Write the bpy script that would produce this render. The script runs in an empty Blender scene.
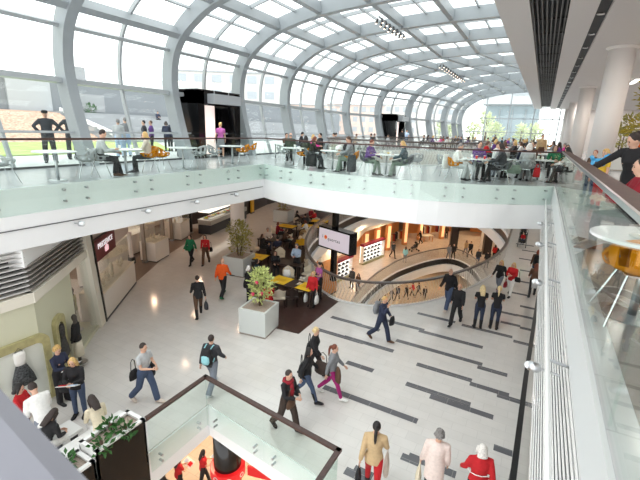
import bpy, math, random
from math import sin, cos, pi, radians as rad, sqrt, atan2
from mathutils import Vector, Matrix
random.seed(7)
scene = bpy.context.scene
col = scene.collection
L1 = -5.557      # shop floor one storey down
L2 = -10.9       # two storeys down
L3 = -16.2       # three storeys down

# ------------------------------------------------------------------ materials
MATS = {}
def mat(name, color, rough=.5, metal=0.0, spec=.5, noise=0.0, nscale=8.0, bump=0.0, emit=0.0, coat=0.0):
    if name in MATS: return MATS[name]
    m = bpy.data.materials.new(name); m.use_nodes = True
    nt = m.node_tree; b = nt.nodes['Principled BSDF']
    c = (color[0], color[1], color[2], 1)
    b.inputs['Base Color'].default_value = c
    b.inputs['Roughness'].default_value = rough
    b.inputs['Metallic'].default_value = metal
    b.inputs['Specular IOR Level'].default_value = spec
    if coat: b.inputs['Coat Weight'].default_value = coat
    if emit:
        b.inputs['Emission Color'].default_value = c; b.inputs['Emission Strength'].default_value = emit
    if noise or bump:
        tc = nt.nodes.new('ShaderNodeTexCoord'); n = nt.nodes.new('ShaderNodeTexNoise')
        n.inputs['Scale'].default_value = nscale; n.inputs['Detail'].default_value = 3
        nt.links.new(tc.outputs['Object'], n.inputs['Vector'])
        if noise:
            r = nt.nodes.new('ShaderNodeValToRGB')
            r.color_ramp.elements[0].position = .3; r.color_ramp.elements[1].position = .7
            r.color_ramp.elements[0].color = tuple(max(0, v*(1-noise)) for v in color)+(1,)
            r.color_ramp.elements[1].color = tuple(min(1, v*(1+noise)) for v in color)+(1,)
            nt.links.new(n.outputs['Fac'], r.inputs['Fac']); nt.links.new(r.outputs['Color'], b.inputs['Base Color'])
        if bump:
            bp = nt.nodes.new('ShaderNodeBump'); bp.inputs['Strength'].default_value = bump
            nt.links.new(n.outputs['Fac'], bp.inputs['Height']); nt.links.new(bp.outputs['Normal'], b.inputs['Normal'])
    MATS[name] = m; return m

def srgb(r, g, b):
    f = lambda v: (v/255/12.92 if v <= 10 else ((v/255+.055)/1.055)**2.4)
    return (f(r), f(g), f(b))

def glass_mat(name, tint, refl=1.0, f0=.045, rough=0.0):
    m = bpy.data.materials.new(name); m.use_nodes = True
    nt = m.node_tree; nt.nodes.clear(); N = nt.nodes.new; L = nt.links.new
    o = N('ShaderNodeOutputMaterial'); t = N('ShaderNodeBsdfTransparent'); g = N('ShaderNodeBsdfGlossy'); x = N('ShaderNodeMixShader')
    lw = N('ShaderNodeLayerWeight'); lw.inputs['Blend'].default_value = .5
    pw = N('ShaderNodeMath'); pw.operation = 'POWER'; pw.inputs[1].default_value = 5
    ma = N('ShaderNodeMath'); ma.operation = 'MULTIPLY_ADD'; ma.inputs[1].default_value = (1-f0)*refl; ma.inputs[2].default_value = f0*refl
    t.inputs['Color'].default_value = tint+(1,); g.inputs['Roughness'].default_value = rough
    g.inputs['Color'].default_value = (1, 1, 1, 1)
    L(lw.outputs['Facing'], pw.inputs[0]); L(pw.outputs[0], ma.inputs[0]); L(ma.outputs[0], x.inputs[0])
    L(t.outputs[0], x.inputs[1]); L(g.outputs[0], x.inputs[2]); L(x.outputs[0], o.inputs[0])
    MATS[name] = m; return m

def tile_mat(name, c1, c2, mortar, sx, sy, rough=.15, spec=.5, rot=0.0, msize=.006):
    m = bpy.data.materials.new(name); m.use_nodes = True
    nt = m.node_tree; b = nt.nodes['Principled BSDF']
    tc = nt.nodes.new('ShaderNodeTexCoord'); mp = nt.nodes.new('ShaderNodeMapping'); br = nt.nodes.new('ShaderNodeTexBrick')
    mp.inputs['Rotation'].default_value = (0, 0, rot)
    br.inputs['Scale'].default_value = 1; br.inputs['Brick Width'].default_value = sx; br.inputs['Row Height'].default_value = sy
    br.inputs['Mortar Size'].default_value = msize; br.inputs['Color1'].default_value = c1+(1,); br.inputs['Color2'].default_value = c2+(1,)
    br.inputs['Mortar'].default_value = mortar+(1,)
    nt.links.new(tc.outputs['Object'], mp.inputs['Vector']); nt.links.new(mp.outputs['Vector'], br.inputs['Vector'])
    n = nt.nodes.new('ShaderNodeTexNoise'); n.inputs['Scale'].default_value = 3; nt.links.new(tc.outputs['Object'], n.inputs['Vector'])
    mx = nt.nodes.new('ShaderNodeMixRGB'); mx.blend_type = 'MULTIPLY'; mx.inputs[0].default_value = .12
    nt.links.new(br.outputs['Color'], mx.inputs[1]); nt.links.new(n.outputs['Fac'], mx.inputs[2])
    nt.links.new(mx.outputs[0], b.inputs['Base Color'])
    b.inputs['Roughness'].default_value = rough; b.inputs['Specular IOR Level'].default_value = spec
    MATS[name] = m; return m

white = mat('white_plaster', srgb(238, 239, 238), .6)
white_gloss = mat('white_lacquer', srgb(240, 240, 238), .25)
steel_paint = mat('grey_painted_steel', srgb(156, 162, 166), .4, noise=.03, nscale=2)
mullion_m = mat('light_grey_mullion', srgb(176, 181, 184), .4)
glass_green = glass_mat('balustrade_glass', (.93, .97, .952), .38)
glass_clear = glass_mat('vault_glass', (.95, .975, .97), .5)
glass_shop = glass_mat('shop_glass', (.95, .96, .95), .7)
wood_dark = mat('dark_brown_wood', srgb(70, 48, 42), .35, noise=.25, nscale=14)
steel = mat('brushed_steel', srgb(190, 192, 195), .28, 1.0, noise=.05, nscale=30)
chrome = mat('chrome', srgb(215, 217, 220), .12, 1.0)
black_gloss = mat('black_gloss', srgb(16, 16, 18), .12)
black_matt = mat('black_matt', srgb(22, 22, 24), .5)
dark_grey = mat('dark_grey_metal', srgb(62, 63, 66), .45)
slot_dark = mat('dark_slot', srgb(46, 46, 47), .6)
soffit_m = mat('soffit_paint', srgb(214, 208, 205), .55)
column_m = mat('column_paint', srgb(236, 230, 226), .4)
lamp_m = mat('lamp_lens', (1, .93, .82), .3, emit=9)
lamp_soft = mat('lamp_soft', (1, .96, .9), .3, emit=3)

# ------------------------------------------------------------------ mesh builder
class MB:
    def __init__(s): s.v = []; s.f = []; s.mi = []; s.cur = 0
    def add(s, vs, fs):
        o = len(s.v); s.v += [tuple(v) for v in vs]
        for f in fs: s.f.append([i+o for i in f]); s.mi.append(s.cur)
        return s
    def box(s, c, d, rz=0.0, M=None):
        hx, hy, hz = d[0]/2, d[1]/2, d[2]/2
        vs = [(x*hx, y*hy, z*hz) for x in (-1, 1) for y in (-1, 1) for z in (-1, 1)]
        if M is not None: vs = [tuple(M @ Vector(v)) for v in vs]
        cr, sr = cos(rz), sin(rz)
        vs = [(c[0]+x*cr-y*sr, c[1]+x*sr+y*cr, c[2]+z) for x, y, z in vs]
        return s.add(vs, [(0, 1, 3, 2), (4, 6, 7, 5), (0, 4, 5, 1), (2, 3, 7, 6), (0, 2, 6, 4), (1, 5, 7, 3)])
    def bar(s, a, b, w, h, up=(0, 0, 1)):
        a = Vector(a); b = Vector(b); d = (b-a).normalized(); u = Vector(up)
        r = d.cross(u)
        if r.length < 1e-5: r = d.cross(Vector((1, 0, 0)))
        r.normalize(); u = r.cross(d).normalized()
        vs = [p+r*(i*w/2)+u*(j*h/2) for p in (a, b) for i, j in ((-1, -1), (1, -1), (1, 1), (-1, 1))]
        return s.add(vs, [(3, 2, 1, 0), (4, 5, 6, 7), (0, 1, 5, 4), (1, 2, 6, 5), (2, 3, 7, 6), (3, 0, 4, 7)])
    def prism(s, poly, z0, z1):
        n = len(poly)
        a = sum(poly[i][0]*poly[(i+1) % n][1]-poly[(i+1) % n][0]*poly[i][1] for i in range(n))
        if a < 0: poly = poly[::-1]
        vs = [(x, y, z0) for x, y in poly]+[(x, y, z1) for x, y in poly]
        fs = [tuple(range(n-1, -1, -1)), tuple(range(n, 2*n))]+[(i, (i+1) % n, n+(i+1) % n, n+i) for i in range(n)]
        return s.add(vs, fs)
    def loft(s, rings, cap=True, closed=False):
        o = len(s.v); n = len(rings[0])
        for r in rings: s.v += [tuple(p) for p in r]
        m = len(rings)
        for i in range(m-1 if not closed else m):
            for j in range(n):
                a = i*n+j; b = i*n+(j+1) % n; i2 = (i+1) % m
                s.f.append([o+a, o+b, o+i2*n+(j+1) % n, o+i2*n+j]); s.mi.append(s.cur)
        if cap and not closed:
            s.f.append([o+j for j in range(n-1, -1, -1)]); s.mi.append(s.cur)
            s.f.append([o+(m-1)*n+j for j in range(n)]); s.mi.append(s.cur)
        return s
    def tube(s, pts, r, n=8, closed=False):
        pts = [Vector(p) for p in pts]; rings = []; m = len(pts)
        rs = r if isinstance(r, (list, tuple)) else [r]*m
        prev = None
        for i, p in enumerate(pts):
            if closed: d = pts[(i+1) % m]-pts[i-1]
            else: d = pts[min(i+1, m-1)]-pts[max(i-1, 0)]
            d.normalize()
            if prev is None:
                a = Vector((0, 0, 1)) if abs(d.z) < .9 else Vector((1, 0, 0))
            else: a = prev
            x = a.cross(d)
            if x.length < 1e-4: x = Vector((1, .1, 0)).cross(d)
            x.normalize(); y = d.cross(x).normalized(); prev = y
            rings.append([p+x*(rs[i]*cos(2*pi*k/n))+y*(rs[i]*sin(2*pi*k/n)) for k in range(n)])
        # keep rings aligned: x = a x d, and a for the next ring is y
        return s.loft(rings, True, closed)
    def lathe(s, prof, n=20, c=(0, 0, 0)):
        rings = [[(c[0]+r*cos(2*pi*k/n), c[1]+r*sin(2*pi*k/n), c[2]+z) for k in range(n)] for r, z in prof]
        return s.loft(rings, True)
    def ball(s, c, r, n=10, m=7, M=None):
        rx, ry, rz = r if isinstance(r, (tuple, list)) else (r, r, r)
        vs = []; fs = []
        vs.append((0, 0, -rz))
        for i in range(1, m):
            t = -pi/2+pi*i/m
            for k in range(n): vs.append((rx*cos(t)*cos(2*pi*k/n), ry*cos(t)*sin(2*pi*k/n), rz*sin(t)))
        vs.append((0, 0, rz))
        for k in range(n): fs.append((0, 1+(k+1) % n, 1+k))
        for i in range(m-2):
            for k in range(n):
                fs.append((1+i*n+k, 1+i*n+(k+1) % n, 1+(i+1)*n+(k+1) % n, 1+(i+1)*n+k))
        t = len(vs)-1
        for k in range(n): fs.append((t, 1+(m-2)*n+k, 1+(m-2)*n+(k+1) % n))
        if M is not None: vs = [tuple(M @ Vector(v)) for v in vs]
        return s.add([(v[0]+c[0], v[1]+c[1], v[2]+c[2]) for v in vs], fs)
    def mesh(s, name, mats, smooth=False):
        me = bpy.data.meshes.new(name); me.from_pydata(s.v, [], s.f)
        for m in (mats if isinstance(mats, (list, tuple)) else [mats]): me.materials.append(m)
        me.polygons.foreach_set('material_index', s.mi)
        if smooth: me.polygons.foreach_set('use_smooth', [True]*len(s.f))
        me.update(); return me
    def obj(s, name, mats, parent=None, smooth=False):
        return link(name, s.mesh(name, mats, smooth), parent)

def link(name, me, parent=None, loc=None, rz=None):
    o = bpy.data.objects.new(name, me); col.objects.link(o)
    if parent is not None: o.parent = parent
    if loc is not None: o.location = loc
    if rz is not None: o.rotation_euler = (0, 0, rz)
    return o
def tag(o, label, cat, group=None):
    o['label'] = label; o['category'] = cat
    if group: o['group'] = group
    return o
def thing(name, label, cat, loc=(0, 0, 0), rz=0.0, group=None):
    o = link(name, None, None, loc, rz); o.empty_display_size = .1
    return tag(o, label, cat, group)
def struct(name, mb, m, parent=None, smooth=False):
    o = mb.obj(name, m, parent, smooth)
    if parent is None: o['kind'] = 'structure'
    return o
def struct_empty(name):
    o = link(name, None); o['kind'] = 'structure'; return o
KIDS = {}
def dup(root, loc, rz=0.0, label=None, cat=None, group=None, scale=None):
    r = root.copy(); col.objects.link(r); r.location = loc; r.rotation_euler = (0, 0, rz)
    if scale: r.scale = (scale,)*3
    if label: r['label'] = label
    if cat: r['category'] = cat
    if group: r['group'] = group
    elif 'group' in r and group == '': del r['group']
    for ch in root.children:
        c = ch.copy(); col.objects.link(c); c.parent = r
        for g in ch.children:
            d = g.copy(); col.objects.link(d); d.parent = c
    return r
def text_mesh(body, size, depth=.01):
    cu = bpy.data.curves.new('lettering', 'FONT'); cu.body = body; cu.size = size; cu.extrude = depth
    cu.space_character = 1.2; cu.align_x = 'CENTER'; cu.align_y = 'CENTER'
    t = bpy.data.objects.new('lettering', cu); col.objects.link(t)
    dg = bpy.context.evaluated_depsgraph_get()
    me = bpy.data.meshes.new_from_object(t.evaluated_get(dg))
    bpy.data.objects.remove(t); bpy.data.curves.remove(cu)
    return me
def smooth_closed(pts, k=6):
    n = len(pts); out = []
    for i in range(n):
        p0, p1, p2, p3 = [Vector(pts[(i+j-1) % n]) for j in range(4)]
        for q in range(k):
            t = q/k
            out.append(tuple(.5*((2*p1)+(-p0+p2)*t+(2*p0-5*p1+4*p2-p3)*t*t+(-p0+3*p1-3*p2+p3)*t**3)))
    return out
def smooth_open(pts, k=6):
    n = len(pts); out = []
    g = lambda i: Vector(pts[max(0, min(n-1, i))])
    for i in range(n-1):
        p0, p1, p2, p3 = g(i-1), g(i), g(i+1), g(i+2)
        for q in range(k):
            t = q/k
            out.append(tuple(.5*((2*p1)+(-p0+p2)*t+(2*p0-5*p1+4*p2-p3)*t*t+(-p0+3*p1-3*p2+p3)*t**3)))
    out.append(tuple(pts[-1])); return out
def resample(pts, step):
    out = [Vector(pts[0])]; acc = 0.0
    for a, b in zip(pts, pts[1:]):
        a = Vector(a); b = Vector(b); d = (b-a).length
        while acc+d >= step:
            t = (step-acc)/d; a = a+(b-a)*t; out.append(a.copy()); d = (b-a).length; acc = 0.0
        acc += d
    return out

# slab with holes, built as strips between sorted rows (robust for any polygon with holes)
def slab_with_holes(outer, holes, z0, z1):
    import bmesh
    from mathutils.geometry import tessellate_polygon
    loops = [outer]+holes
    loops3 = [[Vector((x, y, 0)) for x, y in lp] for lp in loops]
    tri = tessellate_polygon(loops3)
    flat = [p for lp in loops for p in lp]; n = len(flat)
    mb = MB(); vs = [(x, y, z1) for x, y in flat]+[(x, y, z0) for x, y in flat]; fs = []
    for t in tri:
        a, b, c = [Vector(flat[i]) for i in t]
        s = (b-a).cross(c-a)
        t = tuple(t) if s > 0 else tuple(t)[::-1]
        fs.append(t); fs.append(tuple(i+n for i in t[::-1]))
    o = 0
    for k, lp in enumerate(loops):
        m = len(lp); ar = sum(lp[i][0]*lp[(i+1) % m][1]-lp[(i+1) % m][0]*lp[i][1] for i in range(m))
        for i in range(m):
            a, b = o+i, o+(i+1) % m
            q = (a, a+n, b+n, b) if (ar < 0) == (k == 0) else (a, b, b+n, a+n)
            fs.append(q[::-1] if False else q)
        o += m
    mb.add(vs, fs); return mb

# ------------------------------------------------------------------ camera, world, view
cam_d = bpy.data.cameras.new('camera'); cam = bpy.data.objects.new('camera', cam_d); col.objects.link(cam)
scene.camera = cam
cam_d.sensor_fit = 'HORIZONTAL'; cam_d.sensor_width = 36; cam_d.lens = 399.9/640*36
cam_d.clip_start = .05; cam_d.clip_end = 600
PITCH, ROLL, HEAD = .2716, .0369, math.atan(.5321)
fwd = Vector((-sin(HEAD)*cos(PITCH), cos(HEAD)*cos(PITCH), -sin(PITCH)))
rgt = Vector((cos(HEAD), sin(HEAD), 0)); upv = rgt.cross(fwd)
r2 = rgt*cos(ROLL)+upv*sin(ROLL); u2 = upv*cos(ROLL)-rgt*sin(ROLL)
Mx = Matrix((r2, u2, -fwd)).transposed().to_4x4(); Mx.translation = (0, 0, 1.538)
cam.matrix_world = Mx
cam_d.dof.use_dof = True; cam_d.dof.focus_distance = 15; cam_d.dof.aperture_fstop = 5.0

w = bpy.data.worlds.new('overcast_sky'); scene.world = w; w.use_nodes = True
nt = w.node_tree; bg = nt.nodes['Background']
tc = nt.nodes.new('ShaderNodeTexCoord'); ns = nt.nodes.new('ShaderNodeTexNoise'); ns.inputs['Scale'].default_value = 2.2; ns.inputs['Detail'].default_value = 4
rp = nt.nodes.new('ShaderNodeValToRGB'); rp.color_ramp.elements[0].color = (.90, .92, .93, 1); rp.color_ramp.elements[1].color = (1, 1, 1, 1)
nt.links.new(tc.outputs['Generated'], ns.inputs['Vector']); nt.links.new(ns.outputs['Fac'], rp.inputs['Fac']); nt.links.new(rp.outputs['Color'], bg.inputs['Color'])
bg.inputs['Strength'].default_value = 2.4
vs = scene.view_settings
vs.view_transform = 'Standard'; vs.look = 'None'; vs.gamma = 1; vs.use_curve_mapping = False; vs.exposure = 0.22
scene.cycles.use_denoising = True
scene.cycles.max_bounces = 8; scene.cycles.diffuse_bounces = 4; scene.cycles.glossy_bounces = 3; scene.cycles.transparent_max_bounces = 24
scene.cycles.transmission_bounces = 4; scene.cycles.sample_clamp_indirect = 6
scene.cycles.caustics_reflective = False; scene.cycles.caustics_refractive = False
sun = bpy.data.lights.new('sun', 'SUN'); sun.energy = .8; sun.angle = .6; so = bpy.data.objects.new('sun', sun); col.objects.link(so)
so.rotation_euler = (rad(28), rad(-20), 0)

def area_lamp(x, y, z, power, color=(1, .9, .78), size=.3):
    l = bpy.data.lights.new('area_lamp', 'AREA'); l.shape = 'DISK'; l.size = size; l.energy = power; l.color = color
    o = bpy.data.objects.new('area_lamp', l); col.objects.link(o); o.location = (x, y, z); return o

# ------------------------------------------------------------------ upper deck, soffit
deck_tile = tile_mat('deck_tiles', srgb(196, 197, 199), srgb(188, 190, 192), srgb(168, 170, 172), 1.2, .6, .18)
far_edge = [(-10.3, 14.07), (-9.4, 13.62), (-8.3, 13.28), (-6.94, 13.04), (-5.4, 12.96), (-3.33, 13.08), (-1.6, 13.7), (-.45, 14.4), (.55, 15.1)]
far_edge = [tuple(p) for p in smooth_open([Vector((a, b, 0)) for a, b in far_edge], 3)]
far_edge = [(p[0], p[1]) for p in far_edge]
X0, X1, Y0, Y1 = -14.6, 15.0, -3.0, 58.4
SHIFT = [(-50, 0), (31.5, .05), (36.05, 1.15), (40.6, 2.6), (45.15, 3.5), (49.7, 4.1), (54.25, 4.45), (90, 4.7)]
def bend(u):
    for (a, p), (b, q) in zip(SHIFT, SHIFT[1:]):
        if a <= u <= b: return p+(q-p)*(u-a)/(b-a)
    return 0.0
deck_void = smooth_closed([Vector(p+(0,)) for p in [(-9.7, 19.0), (-7, 18.7), (-4.4, 20.2), (-3.0, 24), (-3.2, 30), (-5, 35), (-8, 36.5), (-10.6, 33), (-11.4, 27), (-10.9, 22)]], 4)
deck_void = [(p[0], p[1]) for p in deck_void]
outer = [(X0, Y0), (-10.3, Y0)]+far_edge+[(.55, Y0), (X1, Y0), (X1, Y1)]+[(X0+bend(u), u) for u in (Y1, 54.25, 49.7, 45.15, 40.6, 36.05, 31.5)]
sf = slab_with_holes(outer, [deck_void], -.5, 0); sf.cur = 1; sf.prism([(.72, Y0), (X1-.2, Y0), (X1-.2, 15.4), (.72, 15.4)], .0005, .003); sf.cur = 2
for k in range(26): 
    xx = .72+((k*37) % 50)/50*2.2; sf.prism([(xx, .3+k*.58), (xx+2.2, .3+k*.58), (xx+2.2, .46+k*.58), (xx, .46+k*.58)], .001, .0042+.0004*(k % 3))
struct('floor', sf, [deck_tile, tile_mat('right_deck_dimmed_tiles', srgb(136, 128, 124), srgb(130, 122, 118), srgb(116, 110, 107), 1.2, .6, .2), mat('right_deck_strips', srgb(62, 60, 62), .3)])  # right deck tile darkened in colour to offset the lamps added above it
struct('ceiling', slab_with_holes([(a-.0, b) for a, b in outer], [deck_void], -1.4, -.504), white)
trim_m = mat('fascia_panel', srgb(236, 237, 238), .45, noise=.015, nscale=1.5)
# white fascia panels below the glass of the left and far edges
mb = MB()
path = [(-10.3, Y0), (-10.3, 14.07)]
mb.prism([(-10.3, -2), (-10.22, -2), (-10.22, 14.0), (-10.3, 14.07)], -1.41, -.605)
struct('trim_1', mb, trim_m)
mb = MB()
def offset(path, d):
    out = []
    for i, p in enumerate(path):
        a = Vector(path[max(0, i-1)]); b = Vector(path[min(len(path)-1, i+1)]); t = (b-a).normalized(); n = Vector((t.y, -t.x))
        out.append((p[0]+n.x*d, p[1]+n.y*d))
    return out
fo = offset(far_edge, .08)
for a, b, c, d in zip(far_edge, far_edge[1:], fo[1:], fo): mb.prism([a, b, c, d], -1.41, -.605)
struct('trim_2', mb, trim_m)

mb = MB(); mb.prism([(-10.3, -2), (-10.27, -2), (-10.27, 14.03), (-10.3, 14.07)], -.604, -.004); struct('trim_15', mb, trim_m)
mb = MB(); fo = offset(far_edge, .03)
for a, b, c, d in zip(far_edge, far_edge[1:], fo[1:], fo): mb.prism([a, b, c, d], -.604, -.004)
struct('trim_16', mb, trim_m)
mb = MB(); mb.prism([(.55, -1), (.52, -1), (.52, 15.0), (.55, 15.0)], -.45, -.004); struct('trim_17', mb, mat('slab_edge_grey', srgb(206, 210, 210), .5))

# ------------------------------------------------------------------ glazed vault
prof = [(-13.75, 0), (-14.15, 1.2), (-14.48, 2.5), (-14.55, 3.4), (-14.35, 4.3), (-13.9, 4.95), (-13.15, 5.5), (-12.1, 6.0), (-9.9, 6.5), (-7.5, 6.72), (-5.0, 6.85), (-2.6, 6.9), (-.6, 6.9)]
PR = [Vector(p+(0,)) for p in prof]
fine = [(p[0], p[1]) for p in smooth_open(PR, 4)]
def offp(d): return [(x, z) for x, z in offset(fine, -d)]
SP, U0 = 4.55, 8.75
ribs_u = [U0+SP*i for i in range(-2, 11)]+[58.2]
vault = struct_empty('window_1')
inn, outp = fine, offp(.58)
gl = offp(.60); gl2 = offp(.615)
def rib(u, w_=.36, a=inn, b=outp):
    m = MB(); rings = []
    for (x, z), (X, Z) in zip(a, b):
        rings.append([(x, u-w_/2, z), (x, u+w_/2, z), (X, u+w_/2, Z), (X, u-w_/2, Z)])
    return m.loft(rings)
def pt(t, pr=fine):
    i = min(int(t*4), len(pr)-2); f = t*4-i
    return (pr[i][0]*(1-f)+pr[i+1][0]*f, pr[i][1]*(1-f)+pr[i+1][1]*f)
ribme = rib(0).mesh('rib', steel_paint)
mulme = rib(0, .09, offp(.44), offp(.6)).mesh('mullion', mullion_m)
ib, ob = gl, gl2
for u in ribs_u: link('rib', ribme, vault, (bend(u), u, 0))
ya, yb = ribs_u[0], ribs_u[-1]
def purlin(name, t, w_, h, m, d0):
    a = pt(t, offp(d0)); b = pt(t+.12, offp(d0)); tx, tz = b[0]-a[0], b[1]-a[1]
    l = sqrt(tx*tx+tz*tz); nrm = (tz/l, 0, -tx/l)
    for u, u1 in zip(ribs_u, ribs_u[1:]):
        MB().bar((a[0]+bend(u), u+.12, a[1]), (a[0]+bend(u1), u1-.12, a[1]), w_, h, nrm).obj(name, m, vault)
for t in (5, 7, 8, 9, 10, 11): purlin('purlin', t, .24, .46, steel_paint, .30)
for t in (6.1, 7.5, 8.5, 9.5, 10.5, 11.5): purlin('glazing_bar', t, .07, .12, mullion_m, .53)
purlin('transom', 4.1, .12, .2, mullion_m, .38)
purlin('transom', 2.35, .16, .26, mullion_m, .34)
purlin('transom', 1.0, .06, .08, mullion_m, .3)
purlin('transom', .08, .16, .2, dark_grey, .34)
pane = MB(); rings = []
for u, v in zip(ribs_u, ribs_u[1:]):
    p, q = bend(u), bend(v)
    MB().loft([[(x+p, u, z), (x+q, v, z), (X+q, v, Z), (X+p, u, Z)] for (x, z), (X, Z) in zip(gl, gl2)]).obj('glass_pane', glass_clear, vault)
    link('mullion', mulme, vault, ((p+q)/2, (u+v)/2, 0))

# far end glazed wall
endw = struct_empty('window_2'); ye = Y1-.1
m = MB(); be = bend(ye); poly = [(x+be, z) for x, z in fine]+[(4.2, 6.9), (4.2, 0)]
n = len(poly); m.add([(x, ye, z) for x, z in poly]+[(x, ye+.02, z) for x, z in poly], [tuple(range(n)), tuple(range(2*n-1, n-1, -1))])
m.obj('glass_pane', glass_clear, endw)
for x in (-7.2, -4.4, -1.6, 1.2, 4.0):
    zt = max(z for a, z in fine if abs(a+be-x) < 1.3) if x < 0 else 4.8
    MB().bar((x, ye-.1, 0), (x, ye-.1, zt), .12, .2, (0, 1, 0)).obj('mullion', mullion_m, endw)
for z, xa in ((.1, -9.5), (1.9, -9.8), (3.6, -9.8), (5.2, -8.9)):
    MB().bar((xa, ye-.1, z), (4.2, ye-.1, z), .12, .1).obj('transom', mullion_m, endw)

# right hand soffit with grille slot and lamp channel
m = MB(); ZS = 4.8
for a, b in ((-1.55, -.88), (.03, .68), (.97, 15.2)): m.prism([(a, Y0), (b, Y0), (b, Y1), (a, Y1)], ZS, ZS+.35)
m.prism([(-1.7, Y0), (-1.55, Y0), (-1.55, Y1), (-1.7, Y1)], ZS+.06, 7.4)
m.prism([(-1.55, Y0), (15.2, Y0), (15.2, Y1), (-1.55, Y1)], ZS+.6, ZS+.75)
struct('ceiling_soffit', m, soffit_m).name = 'ceiling'
m = MB(); m.prism([(.68, Y0), (.97, Y0), (.97, Y1), (.68, Y1)], ZS+.12, ZS+.2)
struct('trim_3', m, slot_dark)
gr = thing('air_grille', 'long dark louvred air grille set in the white soffit along the glass roof', 'grille', (-.425, 0, ZS))
m = MB(); m.box((0, 28, .3), (.9, 60, .04)); m.obj('duct_back', slot_dark, gr)
gslat = mat('grille_slat', srgb(88, 84, 82), .5)
for k in range(8):
    MB().box((-.40+k*.114, 28, .08), (.035, 60, .12)).obj('slat', gslat, gr)
for k in range(30): MB().box((0, -1+2.0*k, .16), (.9, .05, .05)).obj('cross_bar', gslat, gr)
us = [13.0, 14.6, 17.2, 19.6, 22.0, 24.2, 26.4, 28.8, 31.1, 33.2, 35.2, 37.4, 39.6, 42, 44.6, 47.4, 50.4, 53.6]
dl = thing('downlight', '', 'downlight', (.825, 12, ZS+.11))
MB().lathe([(.075, -.03), (.1, -.03), (.1, .0), (.075, .0)], 16).obj('ring', chrome, dl)
MB().lathe([(.0, -.02), (.074, -.02), (.074, -.005), (0, -.005)], 14).obj('lens', lamp_m, dl)
ordn = ['nearest', 'second', 'third', 'fourth', 'fifth', 'sixth', 'seventh', 'eighth', 'ninth', 'tenth', 'eleventh', 'twelfth', 'thirteenth', 'fourteenth', 'fifteenth', 'sixteenth', 'seventeenth', 'farthest']
for i, u in enumerate(us):
    lab = '%s round downlight in the dark ceiling channel beside the white columns' % ordn[i]
    if i == 0: dl.location = (.825, u, ZS+.11); dl['label'] = lab; dl['group'] = 'downlights in the dark ceiling channel'
    else: dup(dl, (.825, u, ZS+.11), 0, lab)
# white columns
cname = ['nearest and thickest looking', 'second', 'third', 'farthest', 'farthest']
for i, u in enumerate((19.3, 33.0, 46.5, 56.5)):
    c = thing('column', '%s round white column rising from the upper deck to the soffit' % cname[i if i < 3 else 4], 'column', (2.0, u, 0), 0, 'white columns of the upper deck')
    MB().lathe([(.43, 0), (.43, ZS-.06)], 32).obj('shaft', column_m, c, True)
    MB().lathe([(.435, ZS-.09), (.53, ZS-.03), (.53, ZS-.001), (0, ZS-.001)], 32).obj('collar', column_m, c, True)
# back of the right side deck
wall_dark = mat('back_wall_brown', srgb(96, 82, 76), .6, noise=.1)
m = MB(); m.prism([(14.9, Y0), (15.1, Y0), (15.1, Y1), (14.9, Y1)], 0, ZS); struct('wall_right', m, wall_dark)
m = MB(); m.prism([(4.2, Y1-.2), (15, Y1-.2), (15, Y1), (4.2, Y1)], 0, ZS); struct('wall_back', m, column_m)
for i, (x, y, sx, sy, lab) in enumerate([(4.2, 20.5, .25, 2.2, 'long white ceiling light right of the nearest column'), (4.0, 30, .25, 2.4, 'long white ceiling light between the first two columns'), (7.0, 26, .3, 2.2, 'long white ceiling light deep in the right hand ceiling'), (7.2, 38, .3, 2.4, 'long white ceiling light far back behind the columns'), (4.4, 44, .3, 2.6, 'long white ceiling light by the third column')]):
    t = thing('ceiling_light', lab, 'ceiling light', (x, y, ZS), 0, 'long ceiling lights of the right hand deck')
    MB().box((0, 0, -.02), (sx+.06, sy+.06, .04)).obj('housing', white, t)
    MB().box((0, 0, -.045), (sx, sy, .012)).obj('diffuser', lamp_soft, t)

# ------------------------------------------------------------------ balustrades of the deck
clampme = MB()
def glass_run(root, pts, z0, z1, seg, clamp_z, side, gm=glass_green, cm=steel, clamps=True):
    """panels between consecutive sample points (pts resampled to panel length), each a slab 2 cm thick"""
    for k, run in enumerate(seg):
        m = MB(); o = offset(run, .02*side)
        rings = [[(a[0], a[1], z0), (a[0], a[1], z1), (b[0], b[1], z1), (b[0], b[1], z0)] for a, b in zip(run, o)]
        m.loft(rings); pnl = m.obj('glass_panel', gm, root)
        if clamps:
            L = [0]
            for a, b in zip(run, run[1:]): L.append(L[-1]+(Vector(b)-Vector(a)).length)
            for s in (.28, L[-1]-.28):
                i = max(j for j in range(len(run)-1) if L[j] <= s); f = (s-L[i])/(L[i+1]-L[i])
                a = Vector(run[i]); b = Vector(run[i+1]); p = a.lerp(b, f); t = (b-a).normalized(); n = Vector((t.y, -t.x))*side
                for z in clamp_z:
                    q = p-n*.07
                    MB().tube([(q.x, q.y, z), (p.x+n.x*.05, p.y+n.y*.05, z)], .028, 10).obj('clamp', cm, pnl)
def handrail(root, pts, z, wd, h, m, name='handrail'):
    c = MB(); a = offset(pts, -wd/2); b = offset(pts, wd/2)
    c.loft([[(p[0], p[1], z-h), (p[0], p[1], z), (q[0], q[1], z), (q[0], q[1], z-h)] for p, q in zip(a, b)])
    return c.obj(name, m, root)
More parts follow.
